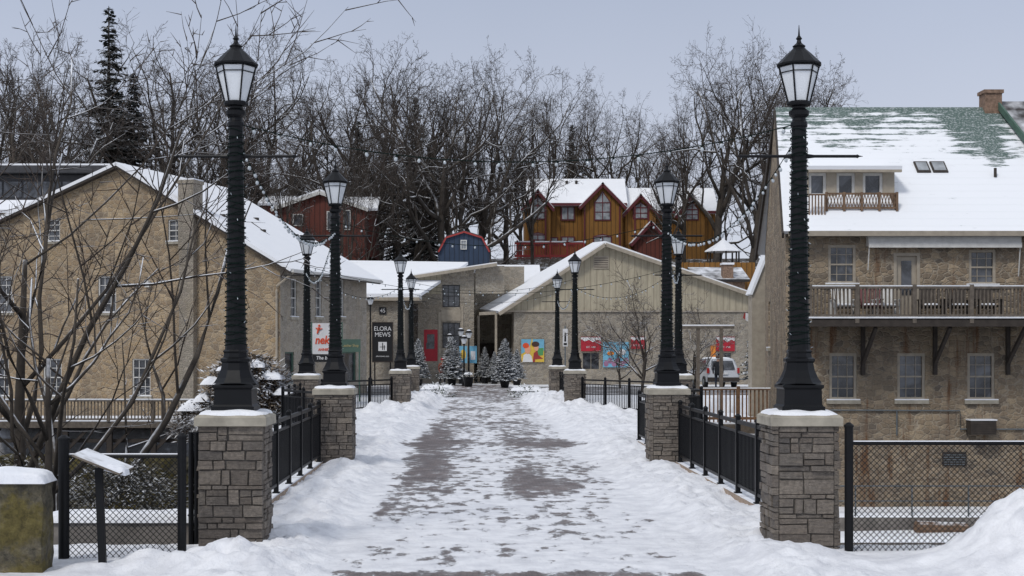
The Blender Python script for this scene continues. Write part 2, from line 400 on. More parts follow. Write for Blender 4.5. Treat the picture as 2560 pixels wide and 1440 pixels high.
def text(s,size,mat,par,M4,name='lettering',ext=.006,align='CENTER',xs=1.0,bold=0,shear=0):
    cu=bpy.data.curves.new('txt','FONT'); cu.body=s; cu.size=size; cu.extrude=ext; cu.align_x=align; cu.align_y='CENTER'; cu.offset=bold; cu.shear=shear
    o=bpy.data.objects.new('txt',cu); COL.objects.link(o)
    me=bpy.data.meshes.new_from_object(o.evaluated_get(bpy.context.evaluated_depsgraph_get()))
    bpy.data.objects.remove(o); me.materials.clear(); me.materials.append(M[mat])
    return reg(name,me,par,M4@Matrix.Rotation(math.pi/2,4,'X')@Matrix.Diagonal((xs,1,1,1)))
# ------------------------------------------------------------------ world
w=bpy.data.worlds.new('World'); sc.world=w; w.use_nodes=True; nt=w.node_tree; nt.nodes.clear()
wo=nt.nodes.new('ShaderNodeOutputWorld'); bg=nt.nodes.new('ShaderNodeBackground')
sky=nt.nodes.new('ShaderNodeTexSky'); sky.sky_type='NISHITA'; sky.sun_disc=False
SE,SR=math.radians(48),math.radians(215); sky.sun_elevation=SE; sky.sun_rotation=SR
tc=nt.nodes.new('ShaderNodeTexCoord'); sp=nt.nodes.new('ShaderNodeSeparateXYZ'); nt.links.new(tc.outputs['Generated'],sp.inputs[0])
rp=nt.nodes.new('ShaderNodeValToRGB'); nt.links.new(sp.outputs[2],rp.inputs[0])
K=10.0
e=rp.color_ramp.elements; e[0].position=0; e[0].color=(.68,.71,.80,1); e[1].position=.27; e[1].color=(.44,.50,.64,1)
x=e.new(.12); x.color=(.60,.64,.755,1)
x=e.new(.8); x.color=(.64,.68,.76,1)
mul=nt.nodes.new('ShaderNodeVectorMath'); mul.operation='SCALE'; mul.inputs['Scale'].default_value=K; nt.links.new(rp.outputs[0],mul.inputs[0])
cn=nt.nodes.new('ShaderNodeTexNoise'); cn.inputs['Scale'].default_value=2.2; cn.inputs['Detail'].default_value=4; nt.links.new(tc.outputs['Generated'],cn.inputs[0])
cr=nt.nodes.new('ShaderNodeMapRange'); cr.inputs['To Min'].default_value=.88; cr.inputs['To Max'].default_value=1.12; nt.links.new(cn.outputs[0],cr.inputs[0])
mul2=nt.nodes.new('ShaderNodeVectorMath'); mul2.operation='SCALE'; nt.links.new(mul.outputs[0],mul2.inputs[0]); nt.links.new(cr.outputs[0],mul2.inputs['Scale'])
mx=nt.nodes.new('ShaderNodeMix'); mx.data_type='RGBA'; mx.inputs[0].default_value=.92
nt.links.new(sky.outputs[0],mx.inputs[6]); nt.links.new(mul2.outputs[0],mx.inputs[7])
nt.links.new(mx.outputs[2],bg.inputs[0]); bg.inputs[1].default_value=.1; nt.links.new(bg.outputs[0],wo.inputs[0])
sl=bpy.data.lights.new('sun','SUN'); sl.energy=1.5; sl.angle=math.radians(12); sl.color=(1,.96,.9)
so=bpy.data.objects.new('sun',sl); COL.objects.link(so)
sd=Vector((math.sin(SR)*math.cos(SE),math.cos(SR)*math.cos(SE),math.sin(SE)))
so.rotation_euler=sd.to_track_quat('Z','Y').to_euler()
cam=bpy.data.cameras.new('camera'); cam.lens=50; cam.sensor_width=36; cam.clip_end=5000; cam.shift_x=98/2560; cam.shift_y=156/2560
co=bpy.data.objects.new('camera',cam); COL.objects.link(co); co.location=(0,0,CH); co.rotation_euler=(math.pi/2,0,0); sc.camera=co
# ------------------------------------------------------------------ terrain
def ss(a,b,x):
    t=min(1,max(0,(x-a)/(b-a))); return t*t*(3-2*t)
def N(x,y,s,z=0): return noise.noise(Vector((x*s,y*s,z)))
def Hh(x,y):
    z=0
    far=58 if x>-2 else 57
    g=ss(15.2,16.2,y)*(1-ss(far-1.5,far+2,y))
    if x>9: g=ss(15.2,16.2,y)*(1-ss(60,64,y))
    z-=4.6*g
    if x<-6: z-=1.4*ss(57,60,y)*(1-ss(85,95,y))*ss(-6,-12,x)
    if y>96:
        z+=10.2*ss(98,132,y)+4*ss(140,200,y)+8*ss(200,700,y)
        z+=N(x,y,.05,3)*1.2*ss(98,112,y)
    if y>15 and y<60: z+=N(x,y,.5)*.3*g
    return z
xs=[-900,-500,-300,-200,-140,-100]+[-80+2*i for i in range(30)]+[-20+1.0*i for i in range(41)]+[22+2*i for i in range(30)]+[90,120,170,250,400,600,900]
ys=[-60,-20,0,8,12,14,15,15.2,15.5,15.8,16.2,17,19]+[21+2*i for i in range(17)]+[54+.7*i for i in range(16)]+[66+2*i for i in range(60)]+[190,210,240,300,400,600,900,1500,2500]
mb=MB(); nx=len(xs)
for y in ys:
    for x in xs: mb.v.append((x,y,Hh(x,y)-.06))
for j in range(len(ys)-1):
    for i in range(nx-1):
        a=j*nx+i; mb.f.append((a,a+1,a+nx+1,a+nx)); mb.mi.append(0)
mk('ground',mb,'terrain',recalc=False,smooth=True,kind='structure')
mb=MB(); mb.add([(-200,16,-4.45),(200,16,-4.45),(200,58,-4.45),(-200,58,-4.45)],[(0,1,2,3)])
mk('river_water',mb,'water',recalc=False,kind='structure')
mb=MB(); mb.add([(-60,69,-.035),(60,69,-.035),(60,84,-.035),(-60,84,-.035)],[(0,1,2,3)])
mk('road',mb,'asphalt',recalc=False,kind='structure')
# ------------------------------------------------------------------ path over bridge with snow banks
C0=.475
def hw(y):
    if y<31.4 or y>48: return 3.35
    if y<35: return 3.35+2.0*(y-31.4)/3.6
    if y<44: return 5.35
    return 5.35-2.0*(y-44)/4
def snowh(x,y):
    a=abs(x-C0); side=-1 if x<C0 else 1
    n=N(x,y,.7,side*5); n2=N(x,y,2.3,side*3); n3=N(x,y,6.5); n4=N(x,y,13)
    e0=1.9+n*.4+n2*.25
    if y>31: e0=1.95+n*.3+n2*.15
    if 50<y<66: e0=1.7+n*.4
    b=ss(e0,e0+.5,a)*(1-ss(64,67,y))
    h=b*(.11+.07*n+.08*n2+.06*n3+.03*n4+.05*abs(n2))
    if y<31: h*=1-.45*ss(2.75,3.2,a)
    if 43<y<62: h+=.20*ss(1.5,2.3,a)*ss(43,48,y)*(1-ss(60,64,y))*(1+n2)
    if y<15.3:
        h*=1-.7*ss(3.1,3.5,a)
        h+=.80*math.exp(-(((x-5.55)/.82)**2+((y-13.55)/.8)**2))*(1+.25*n2+.2*n3+.1*n4)
        h+=.15*math.exp(-(((x+2.75)/.8)**2+((y-13.7)/.35)**2))*(1+.6*n2+.5*n3)
        h+=.07*math.exp(-(((x-2.95)/.5)**2+((y-14.2)/.5)**2))
    return h
def cov(x,y):
    a=abs(x-C0)
    c=.60+.10*N(x,y*.6,.5,9)+.06*N(x,y,1.4,4)
    g=lambda cx,cy,rx,ry:math.exp(-(((x-cx)/rx)**2+((y-cy)/ry)**2))
    c-=.30*g(-.8,25,.42,5)+.26*g(1.05,22.5,.5,2.6)+.2*g(-.95,35,.55,6)+.3*g(2.2,32,1.2,1.3)+.3*g(-1.6,32,1.3,1.4)+.22*g(-1.2,19,.25,1.3)+.12*g(1.15,33,.4,7)
    c+=.07*ss(22,17,y)
    c-=.06*g(.3,15.0,1.6,1.2)
    c-=.06*ss(28,42,y)*(1-ss(1.0,1.9,a))
    c-=.3*ss(13.7,13.3,y)*(1-ss(1.6,2.6,a))
    c+=.35*ss(1.5,2.15,a+N(x,y,.7)*.35)
    c-=.12*ss(62,66,y)*(1-ss(84,88,y))
    c+=2.5*ss(.03,.06,snowh(x,y))
    return c
def sheet(name,ys,xf,nx,mat):
    mb=MB(); cv=[]
    for y in ys:
        for i in range(nx+1):
            x=xf(y,i/nx); mb.v.append((x,y,snowh(x,y))); cv.append(cov(x,y))
    for j in range(len(ys)-1):
        for i in range(nx):
            a=j*(nx+1)+i; mb.f.append((a,a+1,a+nx+2,a+nx+1)); mb.mi.append(0)
    o=mk(name,mb,mat,recalc=False,smooth=True,kind='structure')
    at=o.data.attributes.new('cov','FLOAT','POINT'); at.data.foreach_set('value',cv)
    return o
yl=[]; y=15.25
while y<88: yl.append(y); y+=.05+.004*(y-15)
sheet('path',yl,lambda y,u:C0+(2*u-1)*(hw(y)-.02),150,'path')
sheet('snowy_pavement',[6+.3*i for i in range(20)]+[12+.05*i for i in range(66)],lambda y,u:-11+23*u,400,'path')
# ------------------------------------------------------------------ bridge
br=empty('stone_bridge',(0,0,0),'concrete bridge deck with beige coping over the river','bridge')
P=[(15.2,3.35),(31.4,3.35),(35,5.35),(44,5.35),(48,3.35),(60.5,3.35)]
poly=[(C0+(w_+.2),y) for y,w_ in P]+[(C0-(w_+.2),y) for y,w_ in P][::-1]; n=len(poly)
mb=MB()
mb.add([(x,y,-.08) for x,y in poly]+[(x,y,-.9) for x,y in poly],[tuple(range(n)),tuple(range(2*n-1,n-1,-1))]+[(i,i+n,(i+1)%n+n,(i+1)%n) for i in range(n)])
for yy in (24,38,52): mb.box(C0-3,C0+3,yy-.6,yy+.6,-4.8,-.9)
mk('deck',mb,'concrete',br)
for side in (1,-1):
    pts=[(C0+side*w_,y) for y,w_ in [(15.6,3.35),(31.4,3.35),(35,5.35),(44,5.35),(48,3.35),(60,3.35)]]
    mb=MB()
    for a,b in zip(pts[:-1],pts[1:]):
        L=math.dist(a,b); k=max(1,int(L/.9))
        for i in range(k):
            p=[a[j]+(b[j]-a[j])*(i+.01)/k for j in (0,1)]; q=[a[j]+(b[j]-a[j])*(i+.99)/k for j in (0,1)]
            mb.obox((p[0],p[1],.02),(q[0],q[1],.02),.42,.2+R(0,.01))
    mk('coping',mb,'coping',br)
def snowblob(x0,x1,y0,y1,z,h,n=24,seed=0,ex=4):
    mb=MB()
    for j in range(n+1):
        for i in range(n+1):
            u=i/n*2-1; v=j/n*2-1; ed=max(0,1-abs(u)**ex)*max(0,1-abs(v)**ex)
            mb.v.append(((x0+x1)/2+u*(x1-x0)/2,(y0+y1)/2+v*(y1-y0)/2,z+ed**.5*h*(1+.35*noise.noise(Vector((u*2+seed,v*2,seed))))-.02*(ed<=0)))
    for j in range(n):
        for i in range(n):
            a=j*(n+1)+i; mb.f.append((a,a+1,a+n+2,a+n+1)); mb.mi.append(0)
    return mb
def make_pier():
    rnd=random.Random(3)
    e_=empty('stone_pier',(0,0,0),'grey-brown ashlar stone pier with snow-covered cap','pier',group='stone lamp piers along the bridge')
    mb=MB(); h=.34; TZ=1.31
    mb.cur=1; mb.box(-h+.018,h-.018,-h+.018,h-.018,-.1,TZ); mb.cur=0
    for f in range(4):
        z=.0
        while z<TZ-.01:
            ch=min(rnd.choice([.045,.06,.08,.1,.13,.16]),TZ-z)
            if TZ-z-ch<.04: ch=TZ-z
            x=-h if f%2==0 else -h+.05
            end=-x
            while x<end-.001:
                wd=rnd.uniform(.08,.34)
                if end-x-wd<.07: wd=end-x
                o=rnd.uniform(-.008,.022)
                subs=[(z,z+ch)]
                if ch>.12 and rnd.random()<.5: k_=rnd.uniform(.35,.65); subs=[(z,z+ch*k_),(z+ch*k_,z+ch)]
                for za,zb in subs:
                    x0,x1,y0,y1=x+.003,x+wd-.003,-h-o,-h+.05
                    vs=[(x0+.006,y0,za+.008),(x1-.006,y0,za+.008),(x1-.006,y0,zb-.005),(x0+.006,y0,zb-.005),(x0,y1,za+.003),(x1,y1,za+.003),(x1,y1,zb-.001),(x0,y1,zb-.001)]
                    vs=[(a+rnd.uniform(-.005,.005),b+rnd.uniform(-.006,.006),c+rnd.uniform(-.005,.005)) if k<4 else (a,b,c) for k,(a,b,c) in enumerate(vs)]
                    ca,sa=[(1,0),(0,1),(-1,0),(0,-1)][f]
                    vs=[(a*ca-b*sa,a*sa+b*ca,c) for a,b,c in vs]
                    mb.add(vs,[(0,1,2,3),(0,4,5,1),(1,5,6,2),(2,6,7,3),(3,7,4,0)])
                x+=wd
            z+=ch
    mk('pier_shaft',mb,['pier','mortar'],e_)
    mb=MB(); c=.375; d=.34
    mb.add([(-c,-c,TZ+.002),(c,-c,TZ+.002),(c,c,TZ+.002),(-c,c,TZ+.002),(-c,-c,1.40),(c,-c,1.40),(c,c,1.40),(-c,c,1.40),(-d,-d,1.43),(d,-d,1.43),(d,d,1.43),(-d,d,1.43)],
     [(0,3,2,1),(0,1,5,4),(1,2,6,5),(2,3,7,6),(3,0,4,7),(4,5,9,8),(5,6,10,9),(6,7,11,10),(7,4,8,11),(8,9,10,11)])
    mk('pier_cap',mb,'cap',e_)
    mk('snow_cap',snowblob(-.372,.372,-.372,.372,1.40,.075,20,4,5),'snow',e_,recalc=False,smooth=True)
    mb=MB(); mb.box(-.26,.28,-.37,-.2,-.1,.05); mb.box(-.3,.26,.22,.37,-.1,.02)
    mk('pier_foot',mb,'footstone',e_)
    return e_
def make_lamp():
    e_=empty('street_lamp',(0,0,0),'black cast-iron lamp post with frosted lantern, wrapped in string lights','street lamp',group='lamp posts along the bridge')
    mb=MB(); r4=math.sqrt(2); q=math.pi/4; q8=math.pi/8
    mb.box(-.225,.225,-.225,.225,0,.06)
    mb.lathe([(.215*r4,.06),(.20*r4,.08),(.195*r4,.24),(.215*r4,.26),(.215*r4,.285),(.18*r4,.30)],4,rot=q)
    mb.lathe([(.25,.30),(.235,.31),(.2,.36),(.165,.44),(.15,.52),(.168,.535),(.168,.56),(.135,.58),(.128,.62),(.14,.64),(.122,.66)],8,rot=q8)
    mk('lamp_base',mb,'black',e_)
    mb=MB(); mb.lathe([(.118,.64),(.105,.9),(.078,3.02),(.09,3.03),(.09,3.07),(.075,3.09),(.07,3.12),(.105,3.15),(.11,3.19),(.07,3.22),(.075,3.26)],16)
    mk('lamp_shaft',mb,'black',e_,smooth=False)
    mb=MB(); mb.tube([(-.62,0,2.715),(.62,0,2.715)],[.016,.016],8)
    for s in (-1,1):
        mb.lathe([(.004,-.02),(.022,-.008),(.022,.008),(.004,.02)],8,c=(s*.62,0,2.715)); mb.tube([(s*.62,0,2.715),(s*.68,0,2.715)],[.012,.002],8)
        mb.tube([(s*.06,0,2.715),(s*.16,0,2.715)],[.03,.016],8)
    mk('crossbar',mb,'black',e_)
    mb=MB(); pts=[]; rs=[]; turns=62
    for i in range(turns*10):
        t=i/(turns*10); z=.68+2.3*t; r=.118-.033*t+.006; a=i/10*2*math.pi
        pts.append((r*math.cos(a),r*math.sin(a),z+.022*math.sin(i*.37)+.016*math.sin(i*.91))); rs.append(.0048)
    mb.tube(pts,rs,4)
    mb.cur=1
    rnd=random.Random(5)
    for i in range(0,len(pts),23):
        p=Vector(pts[i]); d=Vector((p.x,p.y,rnd.uniform(-.12,.12))).normalized(); mb.tube([p,p+d*.026],[.005,.0035],4)
    mk('fairy_lights',mb,['wrap','bulb'],e_)
    mb=MB(); n=6
    mb.lathe([(.075,3.24),(.12,3.25),(.128,3.27),(.128,3.29),(.10,3.30)],12)
    for k in range(n):
        a=2*math.pi*k/n
        mb.obox((.116*math.cos(a),.116*math.sin(a),3.28),(.212*math.cos(a),.212*math.sin(a),3.665),.016,.016)
        a2=2*math.pi*(k+1)/n
        mb.obox((.215*math.cos(a),.215*math.sin(a),3.668),(.215*math.cos(a2),.215*math.sin(a2),3.668),.02,.022)
        mb.obox((.198*math.cos(a),.198*math.sin(a),3.60),(.198*math.cos(a2),.198*math.sin(a2),3.60),.008,.01)
    mk('lantern_frame',mb,'black',e_)
    mb=MB(); mb.lathe([(.112,3.295),(.208,3.66)],6)
    mk('lantern_glass',mb,'frost',e_)
    mb=MB(); mb.lathe([(.235,3.672),(.24,3.69),(.20,3.73),(.13,3.80),(.075,3.85),(.06,3.87),(.07,3.885),(.05,3.90),(.028,3.92),(.02,3.95),(.034,3.965),(.02,3.985),(.011,4.0),(.003,4.11)],12)
    mk('lantern_roof',mb,'black',e_)
    return e_
pier=make_pier(); lamp=make_lamp()
LP=[(-2.52,15.13),(3.47,15.13),(-2.48,25.65),(3.5,25.65),(-4.55,39),(5.64,39),(-2.45,48.2),(3.46,48.2),(-2.61,60.3),(3.58,60.3)]
for i,(x,y) in enumerate(LP):
    if i==0:
        pier.location=(x,y,0); lamp.location=(x,y,1.45)
    else:
        dup(pier,T((x,y,0))@RZ((i*math.pi/2))); dup(lamp,T((x,y,1.45)))
post_src=None
def railing(a,b,zb=.12,h=1.04,label='black metal balustrade with slim vertical bars on bridge coping'):
    global post_src
    L=math.dist(a,b); ang=math.atan2(b[1]-a[1],b[0]-a[0])
    e_=empty('railing',(a[0],a[1],0),label,'railing',ang,group='balustrade sections of the bridge')
    k=max(1,round(L/1.35))
    for i in range(k+1):
        x=L*i/k
        if post_src is None:
            mb=MB(); mb.box(-.032,.032,-.032,.032,zb+.021,zb+h+.02); mb.lathe([(.045,0),(.045,.012),(.03,.03),(.012,.045)],8,c=(0,0,zb+h+.02)); mb.box(-.05,.05,-.05,.05,zb-.02,zb+.02)
            post_src=mk('railing_post',mb,'black',e_,M4=T((x,0,0)))
        else:
            o=post_src.copy(); COL.objects.link(o); o.parent=e_; o.matrix_local=T((x,0,0))
    mb=MB(); mb.box(0,L,-.025,.025,zb+h-.07,zb+h-.02); mk('handrail',mb,'black',e_)
    mb=MB(); m=int(L/.095)
    mb.box(0,L,-.018,.018,zb+.1,zb+.14); mb.box(0,L,-.015,.015,zb+h-.2,zb+h-.17)
    for i in range(m):
        x=(i+.5)*L/m
        if min(abs(x-L*j/k) for j in range(k+1))<.04: continue
        mb.box(x-.009,x+.009,-.009,.009,zb+.14,zb+h-.2)
    mk('baluster_bars',mb,'black',e_)
for s in (-1,1):
    X=C0+s*3.2; XB=C0+s*5.15
    for a,b in [((X,15.6),(X,25.2)),((X,26.1),(X,31.4)),((X,31.4),(XB,35)),((XB,35),(XB,38.5)),((XB,39.5),(XB,44)),((XB,44),(X,47.7)),((X,48.7),(X,59.8))]:
        railing(a,b)
# ------------------------------------------------------------------ string lights
bm_=MB(); bm_.lathe([(.005,-.014),(.013,-.025),(.019,-.042),(.016,-.056),(.005,-.066)],8)
sk=MB(); sk.lathe([(.010,.0),(.013,-.018),(.009,-.027)],6)
bulb_src=None
def strand(p,q,sag,n,label='string of clear bulbs on green wire between lamp posts'):
    global bulb_src
    p=Vector(p); q=Vector(q)
    e_=empty('string_lights',tuple(p),label,'string lights',group='bulb strings hung between the lamp posts')
    f=lambda t:(q-p)*t+Vector((0,0,-4*sag*t*(1-t)))
    mb=MB(); mb.tube([f(i/30) for i in range(31)],[.0055]*31,4)
    mk('light_wire',mb,'wrap',e_)
    for i in range(n):
        t=min(.99,max(.01,(i+.5+R(-.18,.18))/n))
        s_=R(.85,1.15)
        Mx=T(f(t))@Matrix.Rotation(R(-.4,.4),4,'X')@Matrix.Rotation(R(-.4,.4),4,'Y')@Matrix.Scale(s_,4)
        if bulb_src is None:
            bulb_src=mk('bulb',bm_,'bulb',e_,smooth=True,M4=Mx); mk('bulb_socket',sk,'wrap',bulb_src)
        else:
            o=bulb_src.copy(); COL.objects.link(o); o.parent=e_; o.matrix_local=Mx
            c=bulb_src.children[0].copy(); COL.objects.link(c); c.parent=o
zt=1.45+3.05
strand((-2.47,15.1,zt),(3.42,15.1,zt),.40,20)
strand((-2.43,25.6,zt-.1),(3.45,25.6,zt-.1),.42,18)
strand((-4.5,39,zt-.1),(5.6,39,zt-.1),.75,26)
strand((-2.4,48.2,zt),(3.4,48.2,zt),.4,14)
strand((-2.55,60.3,zt),(3.5,60.3,zt),.4,12)
for s in (0,1):
    q=[LP[2*i+s] for i in range(5)]
    for i in range(4):
        a,b=q[i],q[i+1]; L=math.dist(a,b)
        strand((a[0],a[1]+.12,zt-.12),(b[0],b[1]-.1,zt-.25),.58,int(L/(.24 if i==0 else .34 if i==1 else .45)))
# ------------------------------------------------------------------ chain link fences
def chainfence(x0,x1,y,z0,z1,label,posts):
    e_=empty('chain_link_fence',(0,y,0),label,'fence',group='chain-link fences beside the bridge')
    mb=MB(); p=.062; hgt=z1-z0; k=int((x1-x0+hgt)/p)
    for i in range(k+1):
        for s in (1,-1):
            a=x0-hgt+i*p if s==1 else x0+i*p
            pa=[a,z0]; pb=[a+s*hgt,z1]
            t0,t1=0,1
            for lim,sg in ((x0,1),(x1,-1)):
                da=(pa[0]-lim)*sg; db=(pb[0]-lim)*sg
                if da<0 and db<0: t0=2
                elif da<0: t0=max(t0,-da/(db-da))
                elif db<0: t1=min(t1,da/(da-db))
            if t0>=t1: continue
            A=(pa[0]+(pb[0]-pa[0])*t0,s*.002,pa[1]+hgt*t0); B=(pa[0]+(pb[0]-pa[0])*t1,s*.002,pa[1]+hgt*t1)
            mb.obox(A,B,.006,.006)
    mk('wire_mesh',mb,'black',e_)
    mb=MB(); mb.tube([(x0,0,z1),(x1,0,z1)],[.02,.02],8); mb.tube([(x0,0,z0),(x1,0,z0)],[.006,.006],6)
    mb.cur=1; mb.tube([(x0,0,z1+.018),(x1,0,z1+.018)],[.01,.01],6)
    mk('fence_rail',mb,['black','snow'],e_)
    for px,r,zt_ in posts:
        mb=MB(); mb.lathe([(r,-.2),(r,zt_),(r*1.15,zt_),(r*1.15,zt_+.02),(r*.4,zt_+.05)],14,c=(px,0,0)); mk('fence_post',mb,'black',e_)
yf=14.75
chainfence(wx(2122,yf),wx(2800,yf),yf,-.02,wz(1108,yf),'black chain-link fence beside stone pier, snow along top rail',[(wx(2122,yf),.045,wz(1068,yf)),(6.4,.03,wz(1100,yf))])
chainfence(wx(160,14.2),wx(455,14.2),14.2,-.02,wz(1140,14.2),'black chain-link fence panel between two round posts',[(wx(160,14.2),.055,wz(1100,14.2)),(wx(455,14.2),.045,wz(1095,14.2))])
mb=MB(); 
for px in (478,492): mb.tube([(wx(px,15.6),15.6,-.1),(wx(px,15.6),15.6,wz(1080,15.6))],[.03,.03],8)
mb.box(wx(470,15.6),wx(500,15.6),15.58,15.62,wz(1290,15.6),wz(1286,15.6))
mk('metal_bollard',mb,'black',label='pair of slim black metal posts beside stone pier',cat='post')
# ------------------------------------------------------------------ foreground left
def roughbox(x0,x1,y0,y1,z0,z1,amp=.02,n=14):
    bm=bmesh.new(); bmesh.ops.create_cube(bm,size=1); bmesh.ops.subdivide_edges(bm,edges=bm.edges[:],cuts=n,use_grid_fill=True)
    for v in bm.verts:
        p=Vector((x0+(v.co.x+.5)*(x1-x0),y0+(v.co.y+.5)*(y1-y0),z0+(v.co.z+.5)*(z1-z0)))
        q=p*3
        v.co=p+Vector((noise.noise(q)+.5*noise.noise(q*3),noise.noise(q+Vector((9,0,0)))+.5*noise.noise(q*3+Vector((9,0,0))),noise.noise(q+Vector((0,9,0)))))*amp*2
    m=MB(); bm.verts.ensure_lookup_table(); bm.verts.index_update(); m.v=[tuple(v.co) for v in bm.verts]; m.f=[tuple(v.index for v in f.verts) for f in bm.faces]; m.mi=[0]*len(m.f); bm.free(); return m
D=13.3; X0,X1=wx(-200,D),wx(106,D); Z1=wz(1200,D)
e_=empty('mossy_pillar',(0,0,0),'old moss-covered stone wall end with thick snow on top','wall')
mk('wall_body',roughbox(X0,X1,D,D+.35,-.1,Z1,.014,24),'moss',e_,smooth=False)
mk('snow_cap',snowblob(X0-.03,X1+.03,D-.03,D+.38,Z1-.015,.10,30,5,7),'snow',e_,recalc=False,smooth=True)
e_=empty('concrete_parapet',(0,0,0),'low concrete parapet wall with snow on top','wall')
D=15.7; xa,xb=wx(95,D),wx(500,D); zt_=wz(1300,D)
mk('parapet_body',roughbox(xa,xb,D,D+.4,-.6,zt_,.008),'concrete',e_)
mk('snow_cap',snowblob(xa,xb,D-.03,D+.43,zt_-.01,.09,seed=3,ex=8),'snow',e_,recalc=False,smooth=True)
D=13.6
e_=empty('information_sign',(0,0,0),'slanted information board with snow on black posts','information sign')
mb=MB(); x=wx(252,D); z=wz(1180,D)
mb.obox((x-.05,D+.12,z+.03),(x+.03,D-.02,-.1),.07,.05)
mk('sign_post',mb,'black',e_)
mb=MB(); A=(wx(188,D),wz(1134,D)); B=(wx(312,D),wz(1176,D))
mb.slab([(A[0],D-.1,A[1]),(B[0],D-.2,B[1]-.01),(B[0]+.04,D+.2,B[1]+.02),(A[0]+.04,D+.28,A[1]+.035)],.02); mk('sign_board',mb,'woodgrey',e_)
mk('snow_patch',snowblob(-.11,.1,-.1,.1,0,.05,12),'snow',e_,recalc=False,smooth=True,M4=T((B[0]-.06,D-.02,B[1]-.0))@Matrix.Rotation(.25,4,'Y'))
# ------------------------------------------------------------------ left stone house
lh=empty('stone_house',(-27.44,68.1,0),'large tan rubble-stone mill house with snowy gable roof','house',math.atan2(-.305,.952))
OL=(-27.44,68.1); uL=(.952,-.305)
def pl(O,u,px,py):
    k=(px-CX)/F; t=(k*O[1]-O[0])/(u[0]-k*u[1]); D=O[1]+u[1]*t; return t,CH-(py-CY)*D/F
AX,AZ=12.03,10.36; EZ=5.8; LZ=AZ-.37*AX; Lg=20.0
def oprect(O,u,x0,y0,x1,y1):
    a,za=pl(O,u,x0,y1); b,zb=pl(O,u,x1,y0); return (a,b,za,zb)
wins=[oprect(OL,uL,*r) for r in [(118,548,150,604),(420,548,455,604),(245,690,290,782),(330,897,376,990),(108,897,154,990),(-20,690,30,782),(-20,897,22,990)]]
nR=Vector((-(EZ-AZ),0,(Lg-AX))).normalized(); nL=Vector((-(AZ-LZ),0,AX)).normalized()
clips=[(Vector((AX,0,AZ)),nR),(Vector((AX,0,AZ)),nL)]
wall('wall',lh,I4,Lg,-5,AZ,wins,'stone_l',clips)
for i,o in enumerate(wins): window(lh,I4,*o,cols=3 if i>1 else 2,rows=4,sill='cap',mw=.03)
LS=10.0
CC=(OL[0]+Lg*uL[0],OL[1]+Lg*uL[1]); uS=(.305,.952)
MS=T((Lg,0,0))@RZ(math.pi/2)
sw=[oprect(CC,uS,*r) for r in [(727,698,742,792),(789,698,804,792),(848,698,860,792)]]
shop=[oprect(CC,uS,*r) for r in [(712,880,735,960),(850,880,890,955)]]
wall('wall',lh,MS,LS,-5,EZ,sw+shop,'stone_s')
for o in sw: window(lh,MS,*o,cols=2,rows=4,sill='cap',mw=.03)
for o in shop: window(lh,MS,*o,cols=1,rows=1,frame='teal',sash=False)
wall('wall',lh,T((0,LS,0)),Lg,-5,AZ,[],'stone_l',clips)
mb=MB(); o=.35
sR=(EZ-AZ)/(Lg-AX); sL=(AZ-LZ)/AX
mb.slab([(AX,-o,AZ+.24),(Lg+.7,-o,AZ+.24+sR*(Lg+.7-AX)),(Lg+.7,LS+o,AZ+.24+sR*(Lg+.7-AX)),(AX,LS+o,AZ+.24)],.14)
mb.slab([(AX,-o,AZ+.24),(-.8,-o,AZ+.24-sL*(AX+.8)),(-.8,LS+o,AZ+.24-sL*(AX+.8)),(AX,LS+o,AZ+.24)],.14)
rf=mk('roof',mb,'roofsnow',lh)
mb=MB()
mb.slab([(AX,-o+.03,AZ+.09),(Lg+.66,-o+.03,AZ+.09+sR*(Lg+.66-AX)),(Lg+.66,LS+o-.03,AZ+.09+sR*(Lg+.66-AX)),(AX,LS+o-.03,AZ+.09)],.1)
mb.slab([(AX,-o+.03,AZ+.09),(-.76,-o+.03,AZ+.09-sL*(AX+.76)),(-.76,LS+o-.03,AZ+.09-sL*(AX+.76)),(AX,LS+o-.03,AZ+.09)],.1)
mk('roof_fascia',mb,'darkwood',rf)
mb=MB(); mb.box(Lg+.64,Lg+.78,-.3,LS+.3,EZ-.32,EZ-.2); mk('gutter',mb,'white',rf)
mb=MB(); gx=Lg
mb.tube([(gx+.7,-.1,EZ-.3),(gx-.1,-.12,EZ-.9),(gx-.12,-.12,EZ-1.1),(gx-.12,-.12,-2)],[.05]*4,8); mk('drainpipe',mb,'beige',lh)
c0,_=pl(OL,uL,456,700); c1,_=pl(OL,uL,492,700); _,ct=pl(OL,uL,474,452)
mb=MB(); mb.box(c0,c1,-.32,-.003,-1,6.6); mb.box(c0-.02,c1+.02,-.36,.5,6.6,ct-.15); mb.box(c0-.07,c1+.07,-.41,.55,ct-.15,ct); mb.cur=1; mb.box(c0-.05,c1+.05,-.39,.53,ct,ct+.06)
mk('chimney',mb,['chimstone','snow'],rf)
for yy,fx in ((2.0,.5),(4.2,.62),(6.2,.45),(8.2,.6)):
    mb=MB(); xx=AX+(Lg-AX)*fx; mb.box(xx-.1,xx+.2,yy,yy+.2,AZ+.2+sR*(xx-AX)-.1,AZ+.26+sR*(xx-AX)); mk('roof_vent',mb,'darkwood',rf)
mb=MB(); t_,z_=pl(OL,uL,371,710); mb.box(t_-.13,t_+.13,-.15,-.003,z_-.15,z_+.15); mk('wall_vent',mb,'white',lh)
D=57.5
sg=empty('shop_sign',(wx(781,D),D,0),'white shop sign with slanted orange-red lettering and small figure','sign')
W_=72*D/F; z0,z1=wz(905,D),wz(808,D)
mb=MB(); mb.box(0,W_,0,.05,z0+.32,z1); mk('sign_board',mb,'signwhite',sg)
mb=MB(); mb.box(0,W_,-.002,.06,z0,z0+.31); mk('sign_board',mb,'signblack',sg)
